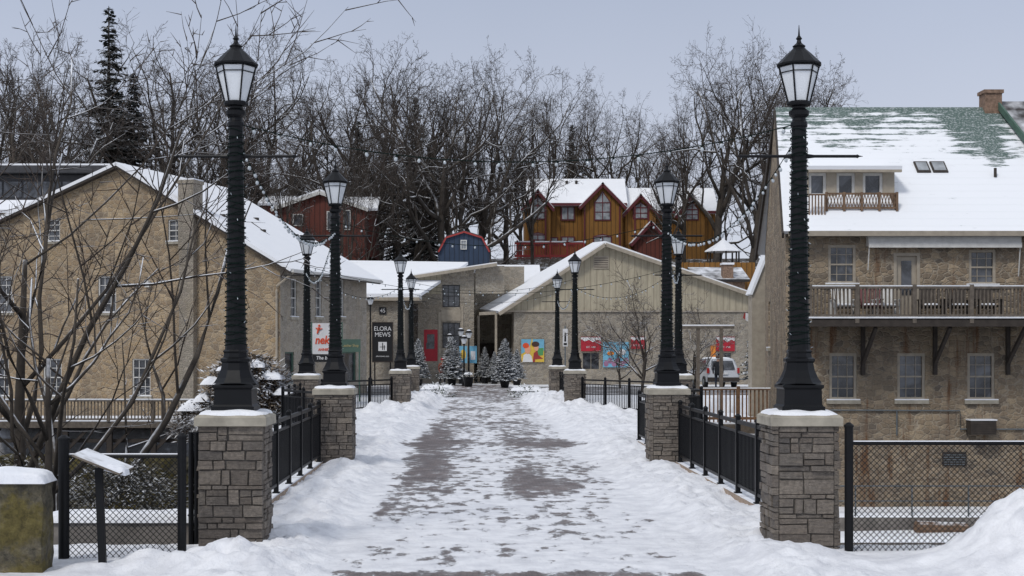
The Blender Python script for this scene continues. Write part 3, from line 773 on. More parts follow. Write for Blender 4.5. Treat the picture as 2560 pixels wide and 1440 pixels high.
text('neked',.46,'orangered',sg,T((W_*.5,-.01,z0+.88)),xs=.85,bold=.012,shear=.15)
text('ANNISTREE',.14,'orangered',sg,T((W_*.5,-.01,z0+.50)),xs=.95,bold=.004)
text('The Blue',.19,'signwhite',sg,T((W_*.42,-.012,z0+.16)),shear=.2,bold=.004)
mb=MB(); mb.tube([(.2,-.02,z0+1.15),(.27,-.02,z0+1.4)],[.03,.05],8); mb.lathe([(.01,0),(.045,.03),(.045,.07),(.01,.1)],10,c=(.28,-.02,z0+1.42)); mb.tube([(.14,-.02,z0+1.38),(.27,-.02,z0+1.3),(.4,-.02,z0+1.36)],[.02,.03,.02],6)
mk('figure_emblem',mb,'orangered',sg)
mb=MB(); mb.box(-.06,-.01,0,.06,-1.3,z1+.05); mb.box(W_+.01,W_+.06,0,.06,-1.3,z1+.05); mk('sign_post',mb,'teal',sg)
D=60
sg=empty('shop_sign',(wx(845,D),D,0),'olive green shop name sign with pale gold lettering','sign')
z0,z1=wz(880,D),wz(848,D); mb=MB(); mb.box(0,.95,0,.06,z0,z1); mk('sign_board',mb,'teal',sg); text('& Leather Shop',.16,'signgold',sg,T((.47,-.01,(z0+z1)/2)),xs=.8)
mb=MB(); mb.box(.02,.08,.01,.05,-.4,z0-.003); mb.box(.87,.93,.01,.05,-.4,z0-.003); mk('sign_post',mb,'teal',sg)
# ------------------------------------------------------------------ deck rail left
D=56
e_=empty('wooden_deck',(0,D,0),'weathered wooden deck with balustrade and snow on rail','deck')
xa,xb=wx(-60,D),wx(492,D); zt_,zb_=wz(1000,D),wz(1052,D)
mb=MB(); mb.box(xa,xb,0,5,zb_-.28,zb_-.03); mk('platform',mb,'woodgrey',e_)
mb=MB(); mb.box(xa,xb,-.07,.07,zt_-.06,zt_); mb.box(xa,xb,-.03,.03,zb_+.03,zb_+.1)
k=int((xb-xa)/.13)
for i in range(k): x=xa+(i+.5)*(xb-xa)/k; mb.box(x-.022,x+.022,-.02,.02,zb_+.1,zt_-.06)
for i in range(6): x=xa+i*(xb-xa)/5; mb.box(x-.06,x+.06,-.06,.06,zb_-.02,zt_+.05)
mk('deck_railing',mb,'woodgrey',e_)
for i in range(6):
    mb=MB(); x=xa+i*(xb-xa)/5; mb.box(x-.1,x+.1,.1,.3,-5,zb_-.283); mb.obox((x,.2,-1.9),(x+.9,.2,zb_-.3),.08,.12); mk('deck_post',mb,'darkwood',e_)
mb=MB(); mb.box(xa,xb,.3,.45,-1.55,-1.4); mk('deck_beam',mb,'darkwood',e_)
mb=MB(); mb.box(xa,xb,-.08,.08,zt_+.002,zt_+.05); mk('rail_snow',mb,'snow',e_)
mb=roughbox(wx(-80,60),wx(520,60),60.2,60.9,-5,-.9,.05,10); mk('retaining_wall',mb,'moss',label='dark mossy stone retaining wall beneath wooden deck',cat='wall')
# ------------------------------------------------------------------ right stone house
rh=empty('stone_house',(9.9,45,0),'weathered stone river house with snowy green roof and long balcony','house')
OR_=(9.9,45.0); uR=(1,0)
def rr(x0,y0,x1,y1): return oprect(OR_,uR,x0,y0,x1,y1)
rw=[rr(2070,612,2140,710),rr(2422,624,2490,712),rr(2073,883,2142,1000),rr(2243,883,2313,1000),rr(2418,883,2487,1000)]
rd=rr(2234,632,2300,796)
RL=12.0; RE=6.0; RZ_=10.45
wall('wall',rh,I4,RL,-5,RE,rw+[rd],'stone_r')
for i,o in enumerate(rw): window(rh,I4,*o,cols=3,rows=4,frame='beige',sill='cap',fw=.09,mw=.018,dep=.1)
ang=math.atan2(-10,-1.4)
clipL=[(Vector((5.05,0,RZ_)),Vector((-(RZ_-RE),0,5.0)).normalized()),(Vector((5.05,0,RZ_)),Vector((RZ_-RE,0,5.0)).normalized())]
MLW=T((1.4,10,0))@RZ(ang)
wall('wall',rh,MLW,10.1,-5,RZ_,[(2.0,2.9,2.2,3.9),(6.5,7.4,-1,.7)],'stone_r',clipL)
window(rh,MLW,2.0,2.9,2.2,3.9,frame='beige',sill='cap'); window(rh,MLW,6.5,7.4,-1,.7,frame='beige',sill='cap')
wall('wall',rh,T((RL,0,0))@RZ(math.pi/2),10,-5,RZ_,[],'stone_r',clipL)
mb=MB(); a,b,c,d=rd
mb.box(a,a+.1,.0,.12,c,d).box(b-.1,b,.0,.12,c,d).box(a+.1,b-.1,.0,.12,d-.1,d); mb.box(a+.1,b-.1,.08,.12,c,d-.1)
dr=mk('door',mb,'beige',rh); mb=MB(); mb.box(a+.26,b-.26,.055,.079,c+.75,d-.25); mk('window_glass',mb,'glass',dr)
mb=MB(); mb.lathe([(.02,0),(.03,.02),(.02,.04)],8,c=(a+.2,.05,c+.95)); mk('handle',mb,'galv',dr)
mb=MB()
rfq=lambda x,d:(x,d,RE+.2+(RZ_-RE)/5.0*d)
mb.slab([rfq(-.15,-.4),rfq(RL+.3,-.4),rfq(RL+.3,5.0),rfq(.75,5.0)],.12)
mb.slab([(.75,5.0,RZ_+.2),(RL+.3,5.0,RZ_+.2),(RL+.3,10.4,RE-.1),(1.2,10.4,RE-.1)],.12)
rrf=mk('roof',mb,'greenroof',rh)
mb=MB(); mb.box(.0,RL+.3,-.52,-.36,RE-.32,RE-.16); mk('gutter',mb,'beige',rrf)
mb=MB(); mb.box(.1,RL+.3,-.36,-.003,RE-.3,RE-.24); mb.obox((.72,5,RZ_-.0),(1.12,10.4,RE-.3),.08,.22); mb.obox((-.17,-.4,RE-.3),(.72,5,RZ_-.0),.06,.2); mk('soffit',mb,'darkwood',rrf)
x0,z1=wx(2455,50)-9.9,wz(228,50); x1=wx(2497,50)-9.9
mb=MB(); mb.box(x0,x1,4.7,5.3,RZ_-.3,z1-.12); mb.box(x0-.05,x1+.05,4.65,5.35,z1-.12,z1); mk('chimney',mb,'brick',rrf)
mb=MB(); xq=wx(2487,50)-9.9
mb.slab([rfq(xq+.75,1.2),rfq(RL+3,1.2),rfq(RL+3,5.1),rfq(xq,5.1)],.1)
o=mk('roof',mb,'darkroof',rh,M4=T((0,-.02,.13)))
mb=MB(); mb.obox(Vector(rfq(xq+.72,1.2))+Vector((0,0,.1)),Vector(rfq(xq-.03,5.1))+Vector((0,0,.1)),.08,.2); mk('barge_board',mb,'teal',o)
for (a_,b_) in ((2288,2322),(2328,2365)):
    D=47.2; d=D-45; xx0,xx1=wx(a_,D)-9.9,wx(b_,D)-9.9
    U=lambda x,y,h: Vector(rfq(x,y))+Vector((0,0,h))
    mb=MB(); mb.slab([U(xx0,d-.25,.07),U(xx1,d-.25,.07),U(xx1,d+.2,.07),U(xx0,d+.2,.07)],.08)
    s_=mk('skylight',mb,'darkwood',rrf)
    mb=MB(); mb.slab([U(xx0+.05,d-.2,.085),U(xx1-.05,d-.2,.085),U(xx1-.05,d+.15,.085),U(xx0+.05,d+.15,.085)],.012); mk('window_glass',mb,'curtain',s_)
mb=MB(); xx=wx(2488,46.8)-9.9; mb.tube([Vector(rfq(xx,1.8)),Vector(rfq(xx,1.8))+Vector((0,0,.3))],[.05,.05],8); mk('vent_pipe',mb,'darkwood',rrf)
D=46.0; dx0,dx1=wx(2018,D)-9.9,wx(2236,D)-9.9; dz0,dz1=wz(530,D),wz(424,D)
dm=reg('dormer',None,rh,T((0,D-45,0)))
dws=((.05,.62,dz0-.2,dz1-.1),(.95,1.55,dz0+.25,dz1-.1),(1.8,2.45,dz0+.25,dz1-.1))
wall('dormer_wall',dm,T((dx0,0,0)),dx1-dx0,dz0-.5,dz1,list(dws),'beige')
for q_ in dws: window(dm,T((dx0,0,0)),*q_,cols=1,rows=1,frame='white',sash=False,glass='glass',fw=.09)
mb=MB(); mb.slab([(dx0-.15,-.35,dz1+.08),(dx1+.15,-.35,dz1+.08),(dx1+.15,2.4,dz1+.45),(dx0-.15,2.4,dz1+.45)],.12); mk('dormer_roof',mb,'roofsnow',dm)
mb=MB(); mb.box(dx0-.14,dx1+.14,-.34,-.24,dz1-.12,dz1-.04)
mb.add([(dx1,0,dz0-.6),(dx1,0,dz1),(dx1,2,dz1),(dx1,2,dz1-.1)],[(0,1,2,3)]); mb.add([(dx0,0,dz0-.6),(dx0,0,dz1),(dx0,2,dz1)],[(0,1,2)]); mk('dormer_trim',mb,'beige',dm)
mb=MB(); bx0,bx1=wx(2066,45.4)-9.9,wx(2242,45.4)-9.9; bz0,bz1=wz(522,45.4),wz(482,45.4); yb=-.6
mb.box(bx0,bx1,yb-.03,yb+.03,bz1-.06,bz1); mb.box(bx0,bx1,yb-.03,yb+.03,bz0,bz0+.06)
k=22
for i in range(k):
    x=bx0+i*(bx1-bx0)/k; mb.obox((x,yb,bz0+.04),(x+(bx1-bx0)/k,yb,bz1-.05),.02,.03); mb.obox((x+(bx1-bx0)/k,yb,bz0+.04),(x,yb,bz1-.05),.02,.03)
for i in range(5): x=bx0+i*(bx1-bx0)/4; mb.box(x-.035,x+.035,yb-.05,yb+.05,bz0-.08,bz1+.02)
mb.box(bx1-.06,bx1,yb+.03,.0,bz0-.05,bz1-.02)
px0=wx(2020,45.4)-9.9
mb.box(px0,bx0-.03,-.78,-.72,bz1-.1,bz1-.05)
for i in range(6): x=px0+i*.1; mb.box(x-.018,x+.018,-.77,-.73,bz0-.4,bz1-.1)
mk('dormer_railing',mb,'wood',dm)
a,b,c,d=rr(2165,592,2545,616); mb=MB(); mb.box(a,b,-.28,-.003,c,d); mb.box(a,b,-.33,-.28,c-.06,c+.1); mk('awning',mb,'white',rh)
for px_,dz_ in ((a+.03,.75),(b-.03,.95)):
    mb=MB(); mb.obox((px_,-.25,c-.04),(px_,-.1,c-dz_),.03,.03); mk('awning_arm',mb,'white',rh)
Db=43.4; x0=wx(2020,Db)-9.9; x1=RL; zf=wz(800,Db); zr=wz(716,Db)
bc=reg('balcony',None,rh,T((0,Db-45,0)))
mb=MB(); mb.box(x0,x1,0,1.597,zf-.05,zf+.05); mb.box(x0,x1,-.05,0,zf-.2,zf+.0); mk('balcony_floor',mb,'darkwood',bc)
mb=MB(); mb.box(x0,x1,-.08,.06,zf+.05,zf+.1); mk('floor_snow',mb,'snow',bc)
mb=MB(); mb.box(x0,x1,-.05,.05,zr-.07,zr); mb.box(x0,x1,-.02,.02,zf+.12,zf+.17)
k=int((x1-x0)/.115)
for i in range(k): x=x0+(i+.5)*(x1-x0)/k; mb.box(x-.022,x+.022,-.02,.018,zf+.17,zr-.07)
for px in (2020,2142,2285,2428,2570): x=max(x0+.05,wx(px,Db)-9.9); mb.box(x-.06,x+.06,-.065,.055,zf-.1,zr+.06)
mb.box(x0,x0+.05,.05,1.6,zr-.07,zr)
for i in range(11): mb.box(x0,x0+.03,.1+i*.14,.14+i*.14,zf+.1,zr-.07)
mk('balcony_railing',mb,'woodgrey',bc)
mb=MB(); mb.box(x0,x1,-.05,.05,zr+.001,zr+.035); mk('rail_snow',mb,'snow',bc)
for px in (2178,2362,2548):
    x=wx(px,44)-9.9; mb=MB(); mb.obox((x,1.55,zf-1.35),(x,.1,zf-.22),.1,.12); mb.box(x-.06,x+.06,1.47,1.59,zf-1.7,zf-.06); mk('balcony_brace',mb,'darkwood',bc)
def chair(x,y,z,mat,label,rz=0):
    e_=empty('garden_chair',(x,y,z),label,'chair',rz,group='chairs on the balcony')
    mb=MB(); mb.slab([(-.3,-.3,.42),(.3,-.3,.42),(.3,.28,.36),(-.3,.28,.36)],.04); mk('seat',mb,mat,e_)
    mb=MB()
    for i in range(5): mb.obox((-.24+i*.12,.26,.36),(-.26+i*.13,.42,1.0-.03*abs(i-2)),.1,.02)
    mk('backrest',mb,mat,e_)
    for s in (-1,1):
        mb=MB(); mb.box(s*.34-.05,s*.34+.05,-.35,.35,.58,.61); mb.box(s*.34-.03,s*.34+.03,-.3,-.25,0,.58); mb.box(s*.34-.03,s*.34+.03,.25,.3,0,.58); mk('armrest',mb,mat,e_)
    mk('seat_snow',snowblob(-.27,.27,-.26,.24,.41,.07,8),'snow',e_,recalc=False,smooth=True)
for px,mt,lb in ((2112,'white','white slatted garden chair with snow on seat'),(2178,'redtrim','dark red slatted garden chair with snow'),(2218,'white','white slatted garden chair with snow on seat'),(2330,'darkwood','dark wicker garden chair with snow on seat'),(2400,'darkwood','dark wicker garden chair with snow on seat'),(2470,'darkwood','dark wicker garden chair with snow on seat')):
    chair(wx(px,44),44.1,zf+.05,mt,lb,R(-.3,.3))
a,b,c,d=rr(2415,1050,2478,1085); mb=MB(); mb.box(a,b,-.45,-.003,c,d); mb.cur=1; mb.box(a-.02,b+.02,-.47,-.003,d,d+.04); mb.cur=2
for i in range(5): mb.box(a+.06,b-.06,-.46,-.45,c+.05+i*.07,c+.08+i*.07)
mk('air_conditioner',mb,['darkwood','snow','darkwood'],rh)
a,b,c,d=rr(2355,1130,2415,1165); mb=MB(); mb.box(a,b,-.04,-.003,c,d); mb.cur=1
for i in range(5): mb.box(a+.04,b-.04,-.05,-.04,c+.04+i*.075,c+.07+i*.075)
mk('wall_vent',mb,['darkwood','galv'],rh)
mb=MB(); _,zp=pl(OR_,uR,2200,1025); mb.tube([(1.4,-.05,zp),(5.5,-.05,zp-.02),(5.5,-.05,zp-.6),(RL,-.05,zp-.62)],[.025]*4,6); mb.tube([(3.5,-.05,zp),(3.5,-.05,zp-.8)],[.025,.025],6); mk('conduit_pipe',mb,'galv',rh)
e_=empty('riverside_ledge',(0,0,0),'snow-covered concrete ledges at foot of stone house','retaining wall')
mb=MB(); z=wz(1285,43.5); mb.box(9.4,24,42.6,44.997,-5,z); z2=wz(1345,41.5); mb.box(9,24,40.5,42.597,-5.2,z2); mk('ledge_wall',mb,'concrete',e_)
mk('ledge_snow',snowblob(9.4,24,42.7,44.95,z-.02,.12,30,2,12),'snow',e_,recalc=False,smooth=True)
mk('ledge_snow',snowblob(9,24,40.6,42.5,z2-.02,.15,30,5,12),'snow',e_,recalc=False,smooth=True)
e_=empty('pipe_railing',(0,42.75,0),'grey pipe guardrail on snowy river ledge','railing')
mb=MB(); zt_=wz(1215,42.75)
mb.tube([(9.8,0,zt_),(22,0,zt_)],[.025,.025],6); mb.tube([(9.8,0,zt_-.45),(22,0,zt_-.45)],[.02,.02],6)
for i in range(8): mb.tube([(9.8+1.7*i,0,z),(9.8+1.7*i,0,zt_)],[.025,.025],6)
mk('guardrail',mb,'galv',e_)
mb=MB(); mb.tube([(wx(2290,41.8),41.8,z2+.25),(wx(2420,41.8),41.9,z2+.2)],[.22,.2],10); mk('log',mb,'wood',label='fallen brown log lying on snowy ledge',cat='log')
# ------------------------------------------------------------------ centre commercial buildings
D=90
gb=empty('shop_building',(wx(1285,D),D,0),'single-storey stone shop building with beige sided gable','shop building')
O2=(wx(1285,D),D); r2=lambda *a: oprect(O2,(1,0),*a)
Lx=wx(1905,D)-O2[0]; z775=wz(778,D); ax=wx(1512,D)-O2[0]; az=wz(612,D); ez_l=wz(778,D); exl=wx(1255,D)-O2[0]; exr=Lx; ezr=wz(745,D)
ops=[r2(1455,880,1500,925),r2(1790,880,1830,925)]
wall('wall',gb,I4,Lx,-.2,z775,ops,'stone_c')
for o in ops: window(gb,I4,*o,cols=2,rows=1,frame='beige',sash=False)
mb=MB(); mb.add([(exl,-.04,z775),(exr,-.04,z775),(exr,-.04,ezr),(ax,-.04,az),(exl,-.04,ez_l+.01)],[(0,1,2,3,4)]); mk('gable_siding',mb,'siding',gb,recalc=False)
mb=MB(); mb.box(exl,exr,-.1,-.043,z775-.05,z775+.05); mk('trim_board',mb,'beige',gb)
a,b,c,d=r2(1483,640,1522,672); mb=MB(); mb.box(a,b,-.1,-.043,c,d); mb.cur=1
for i in range(5): mb.box(a+.06,b-.06,-.12,-.1,c+.08+i*.14,c+.14+i*.14)
mk('gable_vent',mb,['beige','woodgrey'],gb)
wall('wall',gb,T((0,10,0))@RZ(-math.pi/2),10,-.2,z775,[],'stone_c')
wall('wall',gb,T((Lx,0,0))@RZ(math.pi/2),10,-.2,z775,[],'stone_c')
bk=101; bx=wx(1188,bk)-O2[0]; bz=wz(771,bk); bax=wx(1482,bk)-O2[0]; baz=wz(606,bk)
mb=MB()
mb.slab([(exl-.25,-.5,ez_l-.0),(ax,-.5,az+.2),(bax,11,baz),(bx,11,bz)],.18)
mb.slab([(ax,-.5,az+.2),(exr+.3,-.5,ezr+.0),(exr+.3,11,ezr),(bax,11,baz)],.18)
g_r=mk('roof',mb,'roofsnow',gb)
mb=MB(); mb.obox((exl-.2,-.52,ez_l-.2),(ax,-.52,az-.02),.06,.22); mb.obox((ax,-.52,az-.02),(exr+.3,-.52,ezr-.2),.06,.22); mk('barge_board',mb,'beige',g_r)
mb=MB(); mb.box(-2.3,-2.15,4,4.2,0,4.4); mb.box(-1.2,-1.05,1,1.2,0,4.6); mb.obox((-2.2,1.1,4.45),(-.1,1.1,4.55),.12,.2); mk('canopy_frame',mb,'beige',gb)
def poster(px0,py0,px1,py1,bgm,label,name='wall_poster',parts=(),D=90,off=.12):
    x0,x1,z0,z1=wx(px0,D),wx(px1,D),wz(py1,D),wz(py0,D)
    e_=empty(name,(x0,D-off,z0),label,'poster')
    mb=MB(); mb.box(0,x1-x0,0,.05,0,z1-z0); mk('poster_board',mb,bgm,e_)
    W,H=x1-x0,z1-z0
    for i,(nm,mt,poly) in enumerate(parts):
        mb=MB(); mb.prism([(u*W,v*H) for u,v in poly],-.006-.003*i,-.001); mk(nm,mb,mt,e_)
    return e_,W,H
def ell(cx,cy,rx,ry,n=16): return [(cx+rx*math.cos(2*math.pi*i/n),cy+ry*math.sin(2*math.pi*i/n)) for i in range(n)]
poster(1303,848,1360,905,'yellow','square painted mural of two stylised figures, blue and yellow',parts=[
 ('painted_ground','skyblue',[(0,.35),(.35,.55),(.45,1),(0,1)]),('painted_ground','skyblue',[(.5,.7),(1,.5),(1,1),(.5,1)]),
 ('painted_leaf','leafgreen',[(.55,.25),(.95,.3),(.98,.62),(.7,.6)]),('painted_body','signwhite',[(.05,0),(.1,.3),(.3,.42),(.45,.25),(.5,0)]),
 ('painted_body','darkred',[(.5,0),(.55,.4),(.7,.5),(.75,.3),(.95,.15),(.6,.12),(.6,0)]),('painted_head','pinkish',ell(.28,.55,.13,.2)),('painted_hair','orangered',ell(.2,.72,.14,.12)),
 ('painted_head','pinkish',ell(.66,.62,.1,.14)),('painted_hair','hairbrown',ell(.62,.78,.17,.12))])
def redp(px0,px1,y1=878):
    e_,W,H=poster(px0,842,px1,y1,'red','flat red shop panel with white lettering and white swirl',parts=[('painted_swirl','signwhite',[(0,.85),(.2,.68),(.4,.8),(.6,.62),(.8,.8),(1,.7),(1,.95),(0,.97)])])
    text('EST. 1986',.15,'signwhite',e_,T((W/2,-.01,H*.28)))
redp(1452,1502); redp(1577,1612,872); redp(1790,1836)
poster(1507,855,1571,918,'skyblue','pale blue poster with mauve sweets and red lettering',parts=[('painted_sweet','purple',ell(.12+.155*i,.14+.12*(i%2),.10,.12,10)) for i in range(6)]+[('painted_sweet','orange',ell(.3,.55,.14,.08,10)),('painted_sweet','signwhite',ell(.75,.6,.14,.12,10))])
poster(1776,862,1788,905,'orange','narrow orange poster panel on stone wall')
e_=empty('pole_sign',(wx(1413,80),80,0),'tall white sign panel with black symbols on post','sign')
mb=MB(); mb.tube([(0,.05,0),(0,.05,wz(815,80))],[.04,.04],8); mk('sign_post',mb,'galv',e_)
mb=MB(); mb.box(-.14,.14,-.03,0,wz(866,80),wz(822,80)); mk('sign_panel',mb,'signwhite',e_)
mb=MB(); zz=wz(845,80); mb.box(-.05,.05,-.04,-.031,zz-.2,zz+.15); mb.lathe([(.01,0),(.05,.03),(.05,.07),(.01,.1)],8,c=(0,-.04,zz+.18)); mb.box(-.09,.09,-.04,-.0312,zz-.4,zz-.28); mk('sign_symbol',mb,'signblack',e_)
D=93
mw=empty('shop_building',(wx(1045,D),D,0),'grey stucco and stone arcade building with sloping snowy roof','shop building')
O3=(wx(1045,D),D); r3=lambda *a: oprect(O3,(1,0),*a)
L3=wx(1238,D)-O3[0]; za,zb=wz(694,D),wz(664,D)
ops=[r3(1106,712,1150,768),r3(1106,806,1150,870),r3(1060,824,1094,903)]
nrm=Vector((-(zb-za),0,L3)).normalized()
wall('wall',mw,I4,wx(1185,D)-O3[0],-.2,zb,ops,'stone_c',[(Vector((0,0,za)),nrm)])
mb=MB(); xx=wx(1185,D)-O3[0]; mb.add([(0,-.02,wz(735,D)),(1.5,-.02,wz(735,D)),(1.5,-.02,za+.25),(0,-.02,za)],[(0,1,2,3)]); mk('upper_siding',mb,'siding',mw,recalc=False)
mb=MB(); mb.box(wx(1100,D)-O3[0]-.1,wx(1102,D)-O3[0],-.05,-.003,0,4.6); mb.box(wx(1153,D)-O3[0],wx(1157,D)-O3[0]+.04,-.05,-.003,0,5.0); mb.box(wx(1103,D)-O3[0],wx(1152,D)-O3[0],-.04,-.003,wz(802,D),wz(774,D)); mk('trim_board',mb,'beige',mw)
window(mw,I4,*ops[0],cols=3,rows=2,frame='signblack',sash=False,mw=.05); window(mw,I4,*ops[1],cols=3,rows=2,frame='signblack',sash=False,mw=.05)
a,b,c,d=ops[2]; mb=MB(); mb.box(a,a+.2,0,.1,c,d).box(b-.2,b,0,.1,c,d).box(a+.2,b-.2,0,.1,d-.3,d).box(a+.2,b-.2,0,.1,c,c+.8); dr=mk('door',mb,'red',mw)
mb=MB(); mb.box(a+.2,b-.2,.04,.06,c+.8,d-.3); mk('window_glass',mb,'glass',dr)
mb=MB(); mb.box(a+.16,a+.2,-.05,0,c+.8,c+1.2); mk('handle',mb,'galv',dr)
mb=MB(); x1=xx; mb.add([(x1,0,-.2),(x1,6,-.2),(x1,6,zb),(x1,0,zb-.15)],[(0,1,2,3)]); mb.add([(x1,6,-.2),(x1+3.5,6,-.2),(x1+3.5,6,zb+.3),(x1,6,zb+.3)],[(0,1,2,3)]); mk('passage_wall',mb,'stone_c',mw,recalc=False)
mb=MB(); mb.box(x1+.1,L3+.6,-.02,.1,wz(735,D),zb-.02); mk('upper_wall',mb,'stone_c',mw)
mb=MB(); mb.box(x1+.2,x1+1.5,5.6,5.9,0,2.6); mk('entry_shade',mb,'darkwood',mw)  # solid dark block stands in for the shade deep in the open passage
mb=MB(); mb.slab([(-.4,-.7,za+.16),(L3+.1,-.7,zb+.2),(L3+.1,9,zb+.2),(-.4,9,za+.2)],.16); mw_r=mk('roof',mb,'roofsnow',mw)
mb=MB(); mb.obox((-.4,-.72,za-.02),(L3+.1,-.72,zb+.03),.05,.2); mk('fascia',mb,'beige',mw_r)
D=88
lb=empty('shop_building',(wx(900,D),D,0),'low stone block with flat snowy roof and house number','shop building')
L4=wx(1012,D)-wx(900,D); z4=wz(752,D)
wall('wall',lb,I4,L4,-.4,z4,[],'stone_c'); wall('wall',lb,T((L4,0,0))@RZ(math.pi/2),5,-.4,z4,[],'stone_c')
mb=MB(); mb.box(-.3,L4+.9,-.5,5,z4,z4+.2); mk('roof',mb,'beige',lb)
mb=MB(); mb.box(-.28,L4+.88,-.48,4.9,z4+.2,z4+.42); mk('roof_snow',mb,'roofsnow',lb)
mb=MB(); mb.slab([(-3.5,.5,z4+.45),(L4+1.0,.5,z4+.5),(wx(1170,100)-wx(900,D),12,wz(655,100)),(-3.5,12,wz(650,100))],.2); mk('roof_snow',mb,'roofsnow',lb)
x=wx(957,D)-wx(900,D); z=wz(777,D); mb=MB(); mb.box(x-.22,x+.22,-.06,-.003,z-.22,z+.22); mk('number_plate',mb,'signblack',lb); text('45',.34,'signwhite',lb,T((x,-.07,z)),name='house_number')
e_=empty('hanging_sign',(wx(930,87),87,0),'tall black arcade sign with white lettering and emblem','sign')
W=wx(983,87)-wx(930,87); z0,z1=wz(906,87),wz(805,87)
mb=MB(); mb.box(0,W,0,.1,z0,z1); mk('sign_board',mb,'signblack',e_)
mb=MB(); mb.box(0,W,-.03,-.001,z1-.06,z1); mb.box(0,W,-.03,-.001,z0,z0+.06)
mb.box(0,.05,-.03,-.001,z0+.06,z1-.06); mb.box(W-.05,W,-.03,-.001,z0+.06,z1-.06); mk('sign_frame',mb,'darkwood',e_)
text('ELORA',.38,'signwhite',e_,T((W/2,-.01,z1-.42)),xs=.92); text('MEWS',.38,'signwhite',e_,T((W/2,-.01,z1-.78)),xs=.92)
text('eloramews.com',.14,'signwhite',e_,T((W/2,-.01,z0+.38)),xs=.9)
mb=MB(); mb.box(W*.3,W*.7,-.02,-.001,z0+.7,z0+1.25); mb.cur=1; mb.box(W*.36,W*.64,-.03,-.02,z0+.93,z0+.96); mb.box(W*.48,W*.52,-.03,-.021,z0+.76,z0+1.2); mb.box(W*.56,W*.6,-.03,-.0212,z0+.76,z0+1.05); mk('sign_emblem',mb,['signwhite','signblack'],e_)
mb=MB(); mb.box(W*.1,W*.16,.02,.08,-.3,z0-.002); mb.box(W*.84,W*.9,.02,.08,-.3,z0-.002); mk('sign_post',mb,'black',e_)
def lowhouse(px0,px1,pyt,pye,pyb,D,dep,wmat,label,rmat='roofsnow',name='house'):
    e_=empty(name,(wx(px0,D),D,0),label,'house')
    L=wx(px1,D)-wx(px0,D); ze=wz(pye,D); zt=wz(pyt,D+dep); z0=wz(pyb,D)
    mb=MB(); mb.box(0,L,0,dep*2,z0-1,ze); mk('wall',mb,wmat,e_)
    mb=MB(); mb.slab([(-.3,-.4,ze+.1),(L+.3,-.4,ze+.1),(L+.3,dep,zt),(-.3,dep,zt)],.2); mb.slab([(-.3,dep,zt),(L+.3,dep,zt),(L+.3,2*dep+.3,ze+.1),(-.3,2*dep+.3,ze+.1)],.2); mk('roof',mb,rmat,e_)
    mb=MB(); mb.add([(0,.01,ze),(0,dep,zt-.2),(0,2*dep,ze)],[(0,1,2)]); mb.add([(L,.01,ze),(L,dep,zt-.2),(L,2*dep,ze)],[(0,1,2)]); mk('gable_wall',mb,wmat,e_,recalc=False)
    return e_
lowhouse(1215,1345,662,730,760,103,4,'stone_c','low building with flat snowy roof behind shops',name='outbuilding')
lowhouse(1745,1862,668,702,745,104,3,'brick','small brick outbuilding with snowy shingle roof','darkroof','outbuilding')
mb=MB(); mb.box(wx(1806,104),wx(1832,104),103.8,104.6,5,wz(662,104)); mb.cur=1; mb.box(wx(1804,104),wx(1834,104),103.7,104.7,wz(662,104),wz(657,104)); mk('brick_chimney',mb,['brick','snow'],label='short brick chimney capped with snow',cat='chimney')
e_=empty('plank_fence',(0,108,0),'tall orange cedar plank fence on snowy slope','fence')
mb=MB(); 
for i in range(38): x=wx(1700,108)+i*.15; mb.box(x,x+.14,0,.03,4.5,wz(656,108)+R(-.02,.02))
mk('fence_planks',mb,'chaletwall',e_)
e_=empty('annex',(0,58,0),'pale sided annex with steep snowy roof beside stone house','house')
mb=MB(); x0,x1=wx(1880,58),wx(1960,58); mb.prism([(x0,-1),(x1,-1),(x1,wz(622,58)),(wx(1920,58),wz(622,58)),(x0,wz(735,58))],0,.8); mk('wall',mb,'beige',e_)
mb=MB(); mb.slab([(x0-.1,-.1,wz(735,58)),(wx(1920,58),-.1,wz(620,58)),(wx(1920,58),.9,wz(620,58)),(x0-.1,.9,wz(735,58))],.1); mk('roof',mb,'roofsnow',e_)
D=98
e_=empty('modern_building',(0,D,0),'long dark flat-roofed building with glass front and snowy roof','building')
x0,x1=wx(-60,D),wx(322,D); zt,zb=wz(418,D),wz(505,D)
mb=MB(); mb.box(x0,x1-1.0,0,12,0,zt-.55); mk('wall',mb,'greyroof',e_)
mb=MB(); mb.box(x0,x1,-1,12.5,zt-.5,zt); mb.cur=1; mb.box(x0,x1,-1,12.5,zt,zt+.12); mk('roof',mb,['greyroof','roofsnow'],e_)
for i in range(7):
    a=x0+.6+i*1.35; mb=MB(); mb.box(a,a+1.2,-.05,-.003,zb+.3,zt-1.0); mk('window',mb,'glass',e_)
lowhouse(-60,120,500,530,640,84,3,'stone_l','tan stone house with low snowy roof behind mill')
